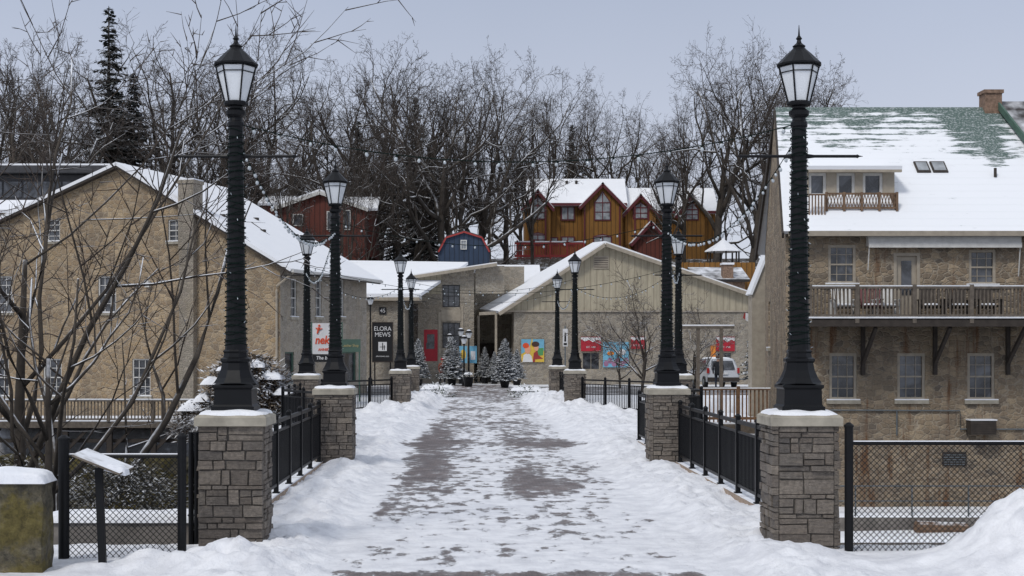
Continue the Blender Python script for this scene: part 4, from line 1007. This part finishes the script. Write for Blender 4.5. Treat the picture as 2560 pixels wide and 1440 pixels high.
# ------------------------------------------------------------------ hillside houses
def gable_unit(par,xc,w,z0,ze,za,yf,dep,wallm,trim='redtrim',o=.35):
    g=reg('gable_bay',None,par,T((xc,yf,0)))
    mb=MB(); mb.prism([(-w/2,z0),(w/2,z0),(w/2,ze),(0,za),(-w/2,ze)],0,dep); mk('wall',mb,wallm,g)
    s=(za-ze)/(w/2); mb=MB()
    for k in (-1,1):
        mb.slab([(0,-o,za+.26),(k*(w/2+o),-o,ze+.26-s*o),(k*(w/2+o),dep,ze+.26-s*o),(0,dep,za+.26)],.2)
    mk('roof',mb,'roofsnow',g)
    mb=MB()
    for k in (-1,1): mb.obox((0,-o-.04,za-.02),(k*(w/2+o),-o-.04,ze-s*o-.02),.08,.26)
    mk('barge_board',mb,trim,g)
    return g
def pointed(par,xc,w,z0,zs,za,y=-.06):
    mb=MB(); mb.prism([(xc-w/2-.12,z0-.12),(xc+w/2+.12,z0-.12),(xc+w/2+.12,zs),(xc,za+.15),(xc-w/2-.12,zs)],y,-.003); mk('window',mb,'redtrim',par)
    mb=MB(); mb.prism([(xc-w/2,z0),(xc+w/2,z0),(xc+w/2,zs),(xc,za),(xc-w/2,zs)],y-.02,y-.002); mk('window_glass',mb,'curtain',par)
    mb=MB(); mb.box(xc-.04,xc+.04,y-.05,y-.022,z0,za-.05); mb.box(xc-w/2,xc+w/2,y-.045,y-.023,zs-.1,zs); mb.box(xc-w/2,xc+w/2,y-.045,y-.0235,z0+(zs-z0)*.4,z0+(zs-z0)*.4+.08); mk('window_muntin',mb,'redtrim',par)
D=130
ch=empty('wooden_house',(0,D,0),'amber wood-sided house with maroon trim and several snowy gables','house')
X=lambda px:wx(px,130); Z=lambda py:wz(py,130)
mb=MB(); mb.box(X(1318),X(1568),1.5,10,Z(720),Z(508)); mb.box(X(1568),X(1800),2.5,10,Z(720),Z(525)); mk('wall',mb,'chaletwall',ch)
mb=MB()
def zat(py,dd): return wz(py,130+dd)
mb.slab([(X(1308),.9,Z(508)),(X(1572),.9,Z(508)),(X(1572)+.2,5.5,zat(447,5.5)),(X(1335)-.4,5.5,zat(447,5.5))],.2)
mb.slab([(X(1573),1.9,Z(525)),(X(1806),1.9,Z(525)),(X(1806)+.2,6,zat(470,6)),(X(1573)+.3,6,zat(470,6))],.2)
mk('roof',mb,'roofsnow',ch)
mb=MB(); mb.box(X(1308),X(1570),.8,.9,Z(512),Z(505)); mb.box(X(1575),X(1806),1.8,1.9,Z(529),Z(522)); mk('roof_trim',mb,'redtrim',ch)
g=gable_unit(ch,X(1507),3.6,Z(720),Z(512),Z(462),.3,3,'chaletwall'); pointed(g,0,1.3,Z(548),Z(505),Z(480))
pointed(g,0,1.5,Z(625),Z(590),Z(588))
g=gable_unit(ch,X(1345),2.3,Z(720),Z(515),Z(478),.5,3,'chaletwall'); pointed(g,0,1.2,Z(545),Z(512),Z(490)); pointed(g,0,1.3,Z(610),Z(585),Z(583))
g=gable_unit(ch,X(1605),2.8,Z(720),Z(530),Z(488),1.2,3,'chaletwall'); pointed(g,0,1.2,Z(542),Z(515),Z(505))
g=gable_unit(ch,X(1735),2.4,Z(720),Z(530),Z(488),1.2,3,'chaletwall'); pointed(g,0,1.0,Z(545),Z(520),Z(504))
g=gable_unit(ch,X(1625),3.0,Z(690),Z(605),Z(560),-.6,2,'redwall')
for px,a,b in ((1422,512,548),(1422,588,610),(1570,515,545),(1380,590,610)):
    mb=MB(); x=X(px); yb=1.497 if px<1568 else 2.497; mb.box(x-.65,x+.65,yb-.14,yb,Z(b),Z(a)); mb.cur=1; mb.box(x-.52,x-.05,yb-.17,yb-.14,Z(b)+.12,Z(a)-.12); mb.box(x+.05,x+.52,yb-.17,yb-.14,Z(b)+.12,Z(a)-.12); mk('window',mb,['redtrim','curtain'],ch)
mb=MB(); mb.box(X(1285),X(1455),-1.6,-1.5,Z(614),Z(609)); mb.box(X(1285),X(1455),-1.6,-1.5,Z(646),Z(640)); 
for i in range(40): x=X(1285)+i*.155; mb.box(x,x+.07,-1.58,-1.52,Z(640),Z(614))
for i in range(5): x=X(1290)+i*1.5; mb.box(x,x+.15,-1.62,-1.48,Z(700),Z(604))
mb.box(X(1285),X(1455),-1.5,1.5,Z(652),Z(649)); mb.cur=1; mb.box(X(1285),X(1455),-1.62,-1.48,Z(609),Z(606)); mk('balcony',mb,['darkred','snow'],ch)
for px in (1328,1364,1462,1550,1588,1622):
    mb=MB(); x=X(px); mb.box(x-.07,x+.07,.15,.29,Z(700),Z(515)); mk('corner_trim',mb,'redtrim',ch)
for px in (1392,1425,1450):
    mb=MB(); x=X(px); mb.lathe([(.12,0),(.12,.3),(.2,.33),(.05,.42)],8,c=(x,4.6,zat(460,4.6)-.1)); mk('roof_vent',mb,'darkwood',ch)
D=108
rd_=empty('red_house',(0,D,0),'dark red sided house with snowy gable roof among trees','house')
g=gable_unit(rd_,wx(800,D),6.8,1,wz(522,D),wz(482,D),0,6,'redwall','white',o=.3)
for px,a,b,w_ in ((826,528,575,.55),(868,525,575,.55),(745,535,565,.8)):
    mb=MB(); x=wx(px,D)-wx(800,D); mb.box(x-w_/2,x+w_/2,-.08,-.003,wz(b,D),wz(a,D)); mb.cur=1; mb.box(x-w_/2+.08,x+w_/2-.08,-.1,-.08,wz(b,D)+.08,wz(a,D)-.08); mk('window',mb,['white','glass'],g)
lowhouse(868,935,492,525,610,110,3,'redwall','dark red wing with snowy roof',name='red_house')
lowhouse(655,720,490,512,600,112,3,'redwall','dark red wing with snowy roof and eaves',name='red_house')
D=103
bb=empty('blue_barn',(wx(1160,D),D,0),'small dark blue gambrel barn with red trim','barn')
zb_=wz(700,D); pr=[(-1.85,zb_-1),(1.85,zb_-1),(1.85,wz(632,D)),(1.3,wz(596,D)),(0,wz(582,D)),(-1.3,wz(596,D)),(-1.85,wz(632,D))]
mb=MB(); mb.prism(pr,0,5); mk('wall',mb,'bluewall',bb)
mb=MB(); pp=pr[2:]
for a,b in zip(pp[:-1],pp[1:]): mb.obox((a[0],-.12,a[1]+.05),(b[0],-.12,b[1]+.05),.1,.12)
mk('barge_board',mb,'darkred',bb)
mb=MB()
for a,b in zip(pp[:-1],pp[1:]): mb.slab([(a[0],-.1,a[1]+.18),(b[0],-.1,b[1]+.18),(b[0],5.2,b[1]+.18),(a[0],5.2,a[1]+.18)],.08)
mk('roof',mb,'greyroof',bb)
window(bb,T((0,-.15,0)),-.25,.2,wz(624,D),wz(600,D),2,2,'white','curtain')
D=118
gz=empty('gazebo',(wx(1808,D),D,0),'small gazebo with snowy pyramid roof on hillside','gazebo')
mb=MB(); z0=wz(630,D); mb.lathe([(1.55,z0),(1.5,z0+.1),(.5,wz(608,D)),(.3,wz(603,D)),(.05,wz(597,D))],8); mk('roof',mb,'roofsnow',gz)
mb=MB(); 
for i in range(8): a=i*math.pi/4; mb.box(1.3*math.cos(a)-.06,1.3*math.cos(a)+.06,1.3*math.sin(a)-.06,1.3*math.sin(a)+.06,z0-2.6,z0)
mk('gazebo_frame',mb,'darkwood',gz)
# ------------------------------------------------------------------ wood fence right mid, frame, car, people
e_=empty('wooden_fence',(0,52,0),'cedar picket fence on riverside deck with snow on top rail','fence')
mb=MB(); x0,x1=wx(1752,52),wx(1950,52); zt,zb=wz(972,52),wz(1056,52)
for i in range(int((x1-x0)/.15)):
    x=x0+i*.15; mb.box(x,x+.05,0,.03,zb,zt-.05)
mb.box(x0,x1,-.05,.08,zt-.05,zt); mb.box(x0,x1,-.03,0,zb+.1,zb+.2)
for px in (1752,1845,1945): mb.box(wx(px,52)-.06,wx(px,52)+.06,-.07,.1,zb-.2,zt+.1)
mk('fence_pickets',mb,'orangewood',e_)
mb=MB(); mb.box(x0-.3,x1+.1,-.2,9,zb-.4,zb-.05); mk('deck_platform',mb,'woodgrey',e_)
mb=MB(); mb.box(x0,x1,-.06,.09,zt+.001,zt+.05); mk('rail_snow',mb,'snow',e_)
for px in (1752,1845,1940):
    mb=MB(); mb.box(wx(px,52)-.12,wx(px,52)+.12,0,.25,-5,zb-.401); mk('deck_post',mb,'darkwood',e_)
e_=empty('timber_frame',(0,62,0),'grey timber post-and-beam frame with snow on beam','frame')
mb=MB(); zt=wz(815,62); mb.box(wx(1705,62),wx(1835,62),-.08,.08,zt-.12,zt); mb.cur=1; mb.box(wx(1705,62),wx(1835,62),-.08,.08,zt,zt+.06); mb.cur=0
mb.box(wx(1745,62)-.07,wx(1745,62)+.07,-.06,.06,-1,zt-.12); mb.box(wx(1803,62)-.07,wx(1803,62)+.07,-.06,.06,-1,zt-.12); mk('frame_beam',mb,['woodgrey','snow'],e_)
def car(x,y,rz):
    e_=empty('parked_car',(x,y,-.035),'white suv parked on snowy street with snow on roof','car',rz)
    prof=[(0,.35),(-.02,.6),(.05,1.0),(.35,1.6),(.6,1.68),(2.6,1.66),(3.3,1.12),(4.4,1.0),(4.55,.7),(4.5,.35)]
    mb=MB(); n=len(prof)
    rows=[]
    for s,ins in ((-1,1),(-1,0),(1,0),(1,1)):
        rows.append([(s*((.92 if z<1.05 else .92-.22*(z-1.05)/.6)-(.06 if ins else 0)),yy,z) for yy,z in prof])
    vs=[p for r in rows for p in r]; fs=[]
    for r in range(3):
        for i in range(n):
            j=(i+1)%n; fs.append((r*n+i,r*n+j,(r+1)*n+j,(r+1)*n+i))
    fs.append(tuple(range(n))); fs.append(tuple(range(3*n,4*n)))
    mb.add(vs,fs); mk('body',mb,'carwhite',e_)
    mb=MB(); mb.add([(-.68,.015,1.06),(.68,.015,1.06),(.6,.30,1.55),(-.6,.30,1.55)],[(0,1,2,3)])
    mb.add([(-.7,3.29,1.18),(.7,3.29,1.18),(.62,2.69,1.62),(-.62,2.69,1.62)],[(0,1,2,3)])
    for s in (-1,1): mb.add([(s*.925,.5,1.08),(s*.925,3.1,1.1),(s*.815,2.55,1.58),(s*.815,.65,1.58)],[(0,1,2,3)])
    mk('car_window',mb,'glass',e_,recalc=False)
    for s in (-1,1):
        mb=MB(); mb.box(s*.86-.06,s*.86+.06,-.05,.12,.85,1.15); mk('tail_light',mb,'taillight',e_)
        mb=MB(); mb.box(s*1.0-.09,s*1.0+.09,2.9,3.05,1.05,1.2); mk('wing_mirror',mb,'carwhite',e_)
        for yy in (.9,3.7):
            mb=MB(); mb.tube([(s*.72,yy,.34),(s*.93,yy,.34)],[.34,.34],18); wv=mk('wheel',mb,'rubber',e_); mb=MB(); mb.tube([(s*.90,yy,.34),(s*.945,yy,.34)],[.2,.18],12); mk('rim',mb,'galv',wv)
    mb=MB(); mb.box(-.9,.9,-.1,.05,.38,.62); mk('bumper',mb,'darkwood',e_)
    mb=MB(); mb.box(-.24,.24,-.06,-.03,.78,.9); mk('licence_plate',mb,'signwhite',e_)
    mk('roof_snow',snowblob(-.7,.7,.6,2.6,1.67,.08,10),'snow',e_,recalc=False,smooth=True)
car(wx(1808,80),80,.06)
def person(x,y,z,h,coat,label,rz=0,hat=None,walk=.12):
    k=h/1.75
    e_=empty('person',(x,y,z),label,'person',rz)
    J=[(0,0,.95),(0,0,1.12),(0,0,1.32),(0,.0,1.47),(0,-.01,1.56),(0,-.02,1.66),
       (.1,0,.88),(.11,-walk,.5),(.11,-walk*.6,.08),(.11,-walk*.6-.14,.04),
       (-.1,0,.88),(-.11,walk*.4,.5),(-.11,walk*1.3,.1),(-.11,walk*1.3-.13,.04),
       (.2,0,1.40),(.25,.05,1.14),(.25,-.06,.92),(.25,-.1,.84),
       (-.2,0,1.40),(-.25,-.03,1.14),(-.24,-.12,.93),(-.24,-.16,.85)]
    E=[(0,1),(1,2),(2,3),(3,4),(4,5),(0,6),(6,7),(7,8),(8,9),(0,10),(10,11),(11,12),(12,13),(2,14),(14,15),(15,16),(16,17),(2,18),(18,19),(19,20),(20,21)]
    Rr=[.16,.15,.17,.07,.085,.09,.11,.075,.05,.045,.11,.075,.05,.045,.075,.06,.045,.035,.075,.06,.045,.035]
    me=bpy.data.meshes.new('person_body'); me.from_pydata([(a*k,b*k,c*k) for a,b,c in J],E,[])
    o=bpy.data.objects.new('tmp',me); COL.objects.link(o)
    o.modifiers.new('s','SKIN')
    for i,sv in enumerate(me.skin_vertices[0].data): sv.radius=(Rr[i]*k,Rr[i]*k*.85); sv.use_root=(i==0)
    s=o.modifiers.new('b','SUBSURF'); s.levels=2
    bpy.context.view_layer.update()
    m2=bpy.data.meshes.new_from_object(o.evaluated_get(bpy.context.evaluated_depsgraph_get())); bpy.data.objects.remove(o)
    m2.materials.clear()
    for t in (coat,'trouser','skin','rubber'): m2.materials.append(M[t])
    for p in m2.polygons:
        c=p.center/k; p.use_smooth=True
        p.material_index=3 if c.z<.1 else 1 if c.z<.78 and abs(c.x)<.2 else 2 if (c.z>1.5 or (c.z<.9 and abs(c.x)>.2)) else 0
    reg('body',m2,e_)
    mb=MB(); mb.lathe([(.112*k,0),(.115*k,.06*k),(.09*k,.12*k),(.03*k,.15*k)],14,c=(0,0,1.66*k)); mk('hat' if hat else 'hair',mb,hat or 'hairbrown',e_,smooth=True)
    mb=MB(); mb.lathe([(.19*k,.78*k),(.185*k,.95*k),(.17*k,1.1*k),(.18*k,1.3*k),(.12*k,1.42*k)],14); mk('coat',mb,coat,e_,smooth=True)
person(wx(1106,86),86,-.0,1.6,'coatred','person walking in rust-red coat, dark trousers and red hat',.3,'red',.2)
person(wx(1795,74.5),74.5,0,1.78,'coatdark','person standing in long black coat beside white car',2.9,None,.02)
def smalllamp(px,pyt,D,label='slim black street lamp with white globe lantern'):
    e_=empty('street_lamp',(wx(px,D),D,0),label,'street lamp',group='small lamps near the shops'); zt=wz(pyt,D)
    mb=MB(); mb.lathe([(.14,0),(.12,.4),(.06,.5),(.04,zt-.65),(.08,zt-.6),(.05,zt-.55)],8); mk('lamp_shaft',mb,'black',e_)
    mb=MB(); mb.lathe([(.1,zt-.55),(.2,zt-.25)],6); mk('lantern_glass',mb,'frost',e_)
    mb=MB(); mb.lathe([(.24,zt-.245),(.15,zt-.12),(.04,zt-.06),(.01,zt)],8); mb.cur=1; mb.lathe([(.2,zt-.2),(.13,zt-.1),(.05,zt-.05)],8); mk('lantern_roof',mb,['black','snow'],e_)
smalllamp(926,738,84); smalllamp(1172,822,86); smalllamp(1152,818,89); smalllamp(1124,832,91); smalllamp(1160,836,84)
poster(1148,865,1168,908,'skyblue','blue notice panel with yellow figure on stand','notice_board',[('painted_notice','yellow',ell(.5,.5,.35,.3))],D=86,off=0)
poster(1173,865,1192,908,'skyblue','blue notice panel with pale text block','notice_board',[('painted_notice','signwhite',[(.2,.2),(.8,.2),(.8,.7),(.2,.7)])],D=86.5,off=0)
e_=empty('hanging_flag',(wx(1872,62),62,wz(800,62)),'small white, red and green flag on pole','flag')
mb=MB(); mb.add([(-.15,0,.0),(0,.02,-.08),(-.02,0,.28),(-.14,0,.32)],[(0,1,2,3)]); mb.cur=1; mb.add([(0,.02,-.08),(.18,0,.1),(.12,0,.3),(-.02,0,.28)],[(0,1,2,3)]); mb.cur=2; mb.add([(-.15,0,0),(-.26,0,.1),(-.2,0,.3),(-.14,0,.32)],[(0,1,2,3)]); mk('flag_cloth',mb,['signwhite','leafgreen','darkred'],e_,recalc=False)
mb=MB(); mb.tube([(.18,0,.32),(1.6,.4,.2)],[.015,.015],5); mk('flag_pole',mb,'galv',e_)
# ------------------------------------------------------------------ trees
def make_tree(seed,H=17,spread=.55,nch=(9,6,6,5),trunk_r=.40,up=.07,first=.25,ang=(28,62),twfork=2,lenr=(.42,.66),jit=.2,trf=.62,rk=(.60,.84),mr=.0115,lim=(7,6,5)):
    rnd=random.Random(seed); A=MB(); B=MB(); G=rnd.gauss
    def br(p,d,L,r,lv):
        ns=(7,6,5,3,2,1)[min(lv,5)]; pts=[p.copy()]; rs=[r]; dd=d.copy(); dirs=[dd.copy()]
        j=jit*(1 if lv else .4)
        for i in range(ns):
            dd=(dd+Vector((G(0,j),G(0,j),G(0,j)+up*(1 if lv<3 else .3)))).normalized()
            p=p+dd*(L/ns); pts.append(p.copy()); rs.append(r*(1-.75*(i+1)/ns)); dirs.append(dd.copy())
        tgt=A if lv<3 else B
        tgt.tube(pts,rs,(8,6,4,3,3,3)[min(lv,5)],cap=lv<2)
        if lv>=5: return
        n=nch[lv] if lv<4 else twfork
        for c in range(n):
            t=(first+(1-first)*(c+rnd.random())/n) if lv==0 else .22+.78*(c+rnd.random())/n
            t=min(t,.99); f=t*ns; i=int(f); q=pts[i].lerp(pts[i+1],f-i); rr_=rs[i]*(1-(f-i))+rs[i+1]*(f-i)
            a=math.radians(rnd.uniform(*ang))*(1.1 if lv>1 else 1); pd=dirs[i+1]
            ax=pd.orthogonal().normalized(); ax.rotate(Matrix.Rotation(rnd.uniform(0,2*math.pi) if lv else c*2.4+rnd.uniform(-.5,.5),3,pd))
            nd=pd.copy(); nd.rotate(Matrix.Rotation(a,3,ax))
            if lv==0: l=H*rnd.uniform(*lenr)*(1.15-.6*t)*spread/.55
            else: l=L*rnd.uniform(.36,.66)*(1.15-.5*t)
            br(q,nd,l,max(rr_*rnd.uniform(*rk),mr*1.3 if lv<3 else mr),lv+1)
    br(Vector((0,0,-.5)),Vector((0,0,1)),H*trf,trunk_r,0)
    me=[]
    for nm,mb_,mt in (('trunk',A,'bark'),('crown',B,'twig')):
        m=bpy.data.meshes.new(nm); m.from_pydata(mb_.v,[],mb_.f); m.materials.append(M[mt]); m.polygons.foreach_set('use_smooth',[True]*len(m.polygons)); me.append(m)
    return me
def put(me,x,y,z,s,rz,label,cat='tree',name='bare_tree',group=None,sz=None):
    e_=reg(name,None,None,T((x,y,z))@RZ(rz)@Matrix.Diagonal((s,s,sz or s,1)),label,cat,None,group)
    e_.empty_display_size=.3
    reg('trunk',me[0],e_); reg('crown',me[1],e_); return e_
TV=[make_tree(11,spread=.6),make_tree(12,spread=.5,trunk_r=.34,up=.1,trf=.7),make_tree(13,spread=.68,nch=(8,7,5,5)),make_tree(14,spread=.5,up=.14,ang=(20,50),trunk_r=.34),make_tree(15,spread=.6,nch=(8,7,6,4),ang=(30,70)),make_tree(16,spread=.66,first=.18,up=.1)]
HC={}
def tree(px,pyt,D,v,label='tall bare deciduous tree with snow-dusted limbs',ws=1.0):
    x=wx(px,D); z=Hh(x,D)-.2; h=wz(pyt,D)-z
    if v not in HC: HC[v]=max(vv.co.z for vv in TV[v][1].vertices)
    s=h/HC[v]
    put(TV[v],x,D,z,s*ws,R(0,6.28),label,group='bare trees on the hillside',sz=s)
for px,pt,D,v,ws in [(50,55,104,3,.75),(150,85,110,1,.8),(-20,110,112,0,.9),(430,35,118,0,1.0),(540,50,126,2,.9),(390,150,114,5,.8),(660,80,124,5,.9),(740,120,120,4,.85),
  (880,165,118,0,.9),(955,110,120,3,.9),(1110,55,114,5,.9),(1185,80,118,2,.8),(1265,190,122,4,.7),(1040,100,120,1,.9),(1150,220,116,1,.8),(990,230,114,5,.65),(920,280,112,1,.6),
  (1350,165,145,1,.8),(1440,205,150,5,.8),(1535,190,145,0,.75),(1330,270,120,3,.55),(1620,260,150,4,.7),
  (1710,180,126,5,.65),(1790,40,124,0,.8),(1870,60,119,2,.75),(2000,85,135,1,.85),(1980,240,118,3,.6),(1660,300,122,1,.55),(1930,130,132,4,.7),
  (-60,100,116,4,1),(230,230,124,4,.8),(500,260,112,3,.6),(620,280,116,1,.6),(710,340,104,3,.5),(850,320,104,1,.5),
  (90,360,150,2,1),(250,370,155,5,1),(340,350,158,0,1),(470,360,150,4,1),(600,360,158,2,1),(700,370,150,4,1),(800,350,158,5,1),(870,360,150,2,1),(950,360,155,3,1),(1040,350,150,0,1),(1130,360,150,4,1),(1220,350,158,5,1),(1300,370,165,0,1),(1560,390,170,1,1),(1700,370,160,4,1),(1800,370,160,5,1),(1890,360,160,2,1)]:
    tree(px,pt,D,v,ws=ws)
def make_conifer(seed,H=16,wd=2.6,dens=1.0,droop=.35,asym=.25,mat='needle',clump=1.0):
    rnd=random.Random(seed); A=MB(); B=MB()
    A.tube([(0,0,-.3),(0,0,H*.5),(0,0,H)],[.22*H/16,.13*H/16,.015],7)
    z=H*.07
    while z<H*.985:
        fz=1-z/H; nb=max(4,int((8+6*fz)*dens))
        for i in range(nb):
            a=rnd.uniform(0,6.28); L=wd*(fz**.8)*rnd.uniform(1-asym*2,1.08)+.1*H/16
            d=Vector((math.cos(a),math.sin(a),-droop*fz+.25*(1-fz))); p=Vector((0,0,z+rnd.uniform(-.15,.15)*H/16))
            tip=p+d*L; A.tube([p,tip],[.02*H/16+.003,.003],3,cap=False)
            nc=max(3,int(L/(.13*clump)))
            for c in range(nc):
                t=(c+rnd.random())/nc; q=p.lerp(tip,.12+.88*t)
                for kk in range(3):
                    sa=a+rnd.choice((-1,1))*rnd.uniform(.3,1.2); l=clump*rnd.uniform(.2,.48)*(1.1-.5*t)*min(1,.6+L*.4)
                    dv=Vector((math.cos(sa),math.sin(sa),rnd.uniform(-.9,.05))).normalized(); sd_=dv.cross(Vector((0,0,1))).normalized()*l*.32
                    e1=q+dv*l
                    B.add([q-sd_*.4,q+dv*l*.5-sd_,e1,q+dv*l*.5+sd_],[(0,1,2,3)])
        z+=(.32+.3*fz)*H/16/ max(.7,dens)*.85
    me=[]
    for nm,mb_,mt in (('trunk',A,'bark'),('crown',B,mat)):
        m=bpy.data.meshes.new(nm); m.from_pydata(mb_.v,[],mb_.f); m.materials.append(M[mt]); me.append(m)
    return me
C1=make_conifer(21,18,2.8,.95,.6,.38); C2=make_conifer(22,13,3.0,1.1,.35,.28); C3=make_conifer(23,3,.95,1.2,.15,.12,'needlesnow',.5)
def conifer(px,pyt,D,me,H,label='tall dark spruce with drooping ragged branches',ws=1):
    x=wx(px,D); z=Hh(x,D)-.2; s=(wz(pyt,D)-z)/H; put(me,x,D,z,s*ws,R(0,6),label,name='spruce_tree',group='dark conifers among the bare trees',sz=s)
BS='broad dark spruce behind bare trees'
conifer(272,15,114,C1,18,ws=1.25); conifer(335,180,116,C2,13,BS,.95); conifer(60,300,128,C2,13,BS); conifer(300,225,117,C2,13,BS,.9)
conifer(120,330,128,C2,13,BS,.9); conifer(895,300,132,C2,13,BS,1.0); conifer(1040,240,130,C2,13,BS,.9); conifer(1430,310,152,C2,13,BS,.7); conifer(1075,350,128,C2,13,BS,.9)
conifer(560,350,128,C2,13,BS,.8); conifer(985,400,126,C2,13,'short dark spruce on slope',.8); conifer(740,400,130,C2,13,'short dark spruce on slope'); conifer(650,380,128,C2,13,BS,1)
def xmas(px,pyt,D,ws=1,label='small snow-dusted fir tree in black pot'):
    x=wx(px,D); h=wz(pyt,D)-.35; s=h/3
    e_=put(C3,x,D,.35,s*ws,R(0,6),label,name='potted_fir_tree',group='potted firs by the shop entrance',sz=s)
    q=s*ws
    mb=MB(); mb.lathe([(.2/q,-.38/s),(.27/q,-.05/s),(.29/q,-.05/s),(.29/q,0),(.25/q,0)],12); mk('plant_pot',mb,'black',e_)
for px,t,D,ws in ((1130,840,86,1.25),(1262,845,80,1.2),(1212,866,92,1),(1046,845,86,1),(1292,872,86,1.1),(1236,878,91,1),(1905,760,82,1)): xmas(px,t,D,ws)
def mound(x,y,w_,h,mat,label,seed,n=500,name='evergreen_bush',snow=True,l=.22,z0=0,rx=.7):
    rnd=random.Random(seed); e_=empty(name,(x,y,z0),label,'bush')
    mb=MB()
    for i in range(n):
        a=rnd.uniform(0,6.28); el=rnd.uniform(-.3,1.5); r=rnd.uniform(.55,1)
        r*=1+.25*noise.noise(Vector((math.cos(a)*2,math.sin(a)*2,el*2+seed)))
        p=Vector((math.cos(a)*math.cos(el)*w_*r,math.sin(a)*math.cos(el)*w_*rx*r,math.sin(el)*h*r))
        d=Vector((math.cos(a)+rnd.uniform(-.8,.8),math.sin(a)+rnd.uniform(-.8,.8),rnd.uniform(-.6,.8))).normalized()*l*rnd.uniform(.6,1.3); s=d.cross(Vector((rnd.uniform(-.4,.4),0,1))).normalized()*l*.13
        mb.add([p-s*.4,p+d*.5-s,p+d,p+d*.5+s],[(0,1,2,3)])
    mk('foliage',mb,mat,e_,recalc=False)
    if snow:
        for k in range(3): 
            cx=rnd.uniform(-.4,.4)*w_; mk('snow_patch',snowblob(cx-w_*.4,cx+w_*.4,-w_*.5,w_*.3,h*.62,h*.3,12,seed+k,2),'snow',e_,recalc=False,smooth=True)
    return e_
mound(wx(1095,64),64,.95,.62,'green','snow-covered evergreen shrub planting at bridge end',1)
mound(wx(1315,64),64,.95,.5,'green','snow-covered evergreen shrub planting at bridge end',2)
e_=mound(wx(1171,82),82,.4,.3,'green','evergreen arrangement in black urn with snow',4,120,'potted_plant',True,.15,.55)
mb=MB(); mb.lathe([(.2,-.55),(.22,-.5),(.3,-.1),(.34,0),(.3,.02)],12); mk('plant_pot',mb,'black',e_)
b_=mound(wx(622,42),42,1.6,1.95,'vine','large brown vine-covered bush with snow on top',5,12000,'vine_bush',False,.26,wz(1050,42)-.05)
for k,(dx,dz,ww) in enumerate(((-.95,1.25,.5),(-.45,1.65,.55),(.2,1.75,.5),(.7,1.4,.5),(1.1,.95,.4),(-1.25,.75,.35))):
    mk('snow_patch',snowblob(dx-ww*.7,dx+ww*.7,-.8,.4,dz-.12,.24,24,k*3,2),'snow',b_,recalc=False,smooth=True)
mound(wx(520,46),46,1.2,1.1,'vine','brown twiggy bush beside stone wall',6,4500,'vine_bush',True,.25,-.5)
mound(wx(310,30),30,1.9,1.3,'ivy','ivy-covered bank shrub behind mesh fence',7,5000,'ivy_bush',False,.16,wz(1290,30)-.2)
mound(wx(60,31),31,1.3,1.0,'ivy','ivy-covered bank shrub behind mesh fence',8,2500,'ivy_bush',False,.16,-1.2)
mb=roughbox(wx(-100,33),wx(470,33),33,33.8,-5,wz(1150,33),.1,16); mk('stone_embankment',mb,'moss',label='mossy stone embankment wall above the river',cat='wall')
SH=[make_tree(31,H=5,spread=.8,nch=(8,6,4,3),trunk_r=.06,up=.12,first=.05,ang=(20,50),trf=.5,twfork=1,mr=.01),make_tree(32,H=5,spread=.9,nch=(9,6,4,3),trunk_r=.05,up=.2,first=.03,ang=(15,45),trf=.45,twfork=1,mr=.01)]
for px,D in [(960,104),(985,108),(1010,103),(1040,106),(1065,102),(1080,108),(940,106),(1245,106),(1265,109),(1290,105),(1310,110),(1660,112),(1690,116),(1715,111),(1790,112),(1860,110),(1880,116),(640,104),(200,95),(80,93),(1000,112),(1030,114),(1240,114),(1280,116),(910,114),(670,106),(1050,110),(970,112)]:
    x=wx(px,D); put(SH[px%2],x,D,Hh(x,D)-.1,R(.6,.95),R(0,6),'bare brown shrub on snowy slope',cat='shrub',name='bare_shrub',group='bare shrubs at the foot of the hill')
FT=make_tree(41,H=8.2,spread=.85,nch=(9,5,4,2),trunk_r=.13,up=.12,first=.06,ang=(25,60),trf=.62,twfork=1,jit=.1,rk=(.55,.75),mr=.0085)
FT[1].materials[0]=M['twigred']
put(FT,wx(40,31),31,-2.8,1.5,1.0,'multi-stemmed bare tree with long thin branches by riverbank')
put(FT,wx(125,27),27,-3.0,1.08,3.6,'slender bare tree with thin arching branches by riverbank')
ST=make_tree(42,H=6.5,spread=.75,nch=(9,6,5,3),trunk_r=.11,up=.05,first=.2,ang=(30,65),trf=.55,twfork=1,mr=.009); ST[1].materials[0]=M['twigred']
put(ST,wx(1605,72),72,-.1,.95,.4,'small bare street tree with snow on its limbs'); put(ST,wx(1740,76),76,-.1,.75,2.4,'small bare street tree with snow on its limbs'); put(ST,wx(1550,80),80,-.1,.7,4.4,'small bare street tree with snow on its limbs')
sc.view_settings.view_transform='Standard'
try: sc.view_settings.look='None'
except Exception: pass
print('objects',len(bpy.data.objects))
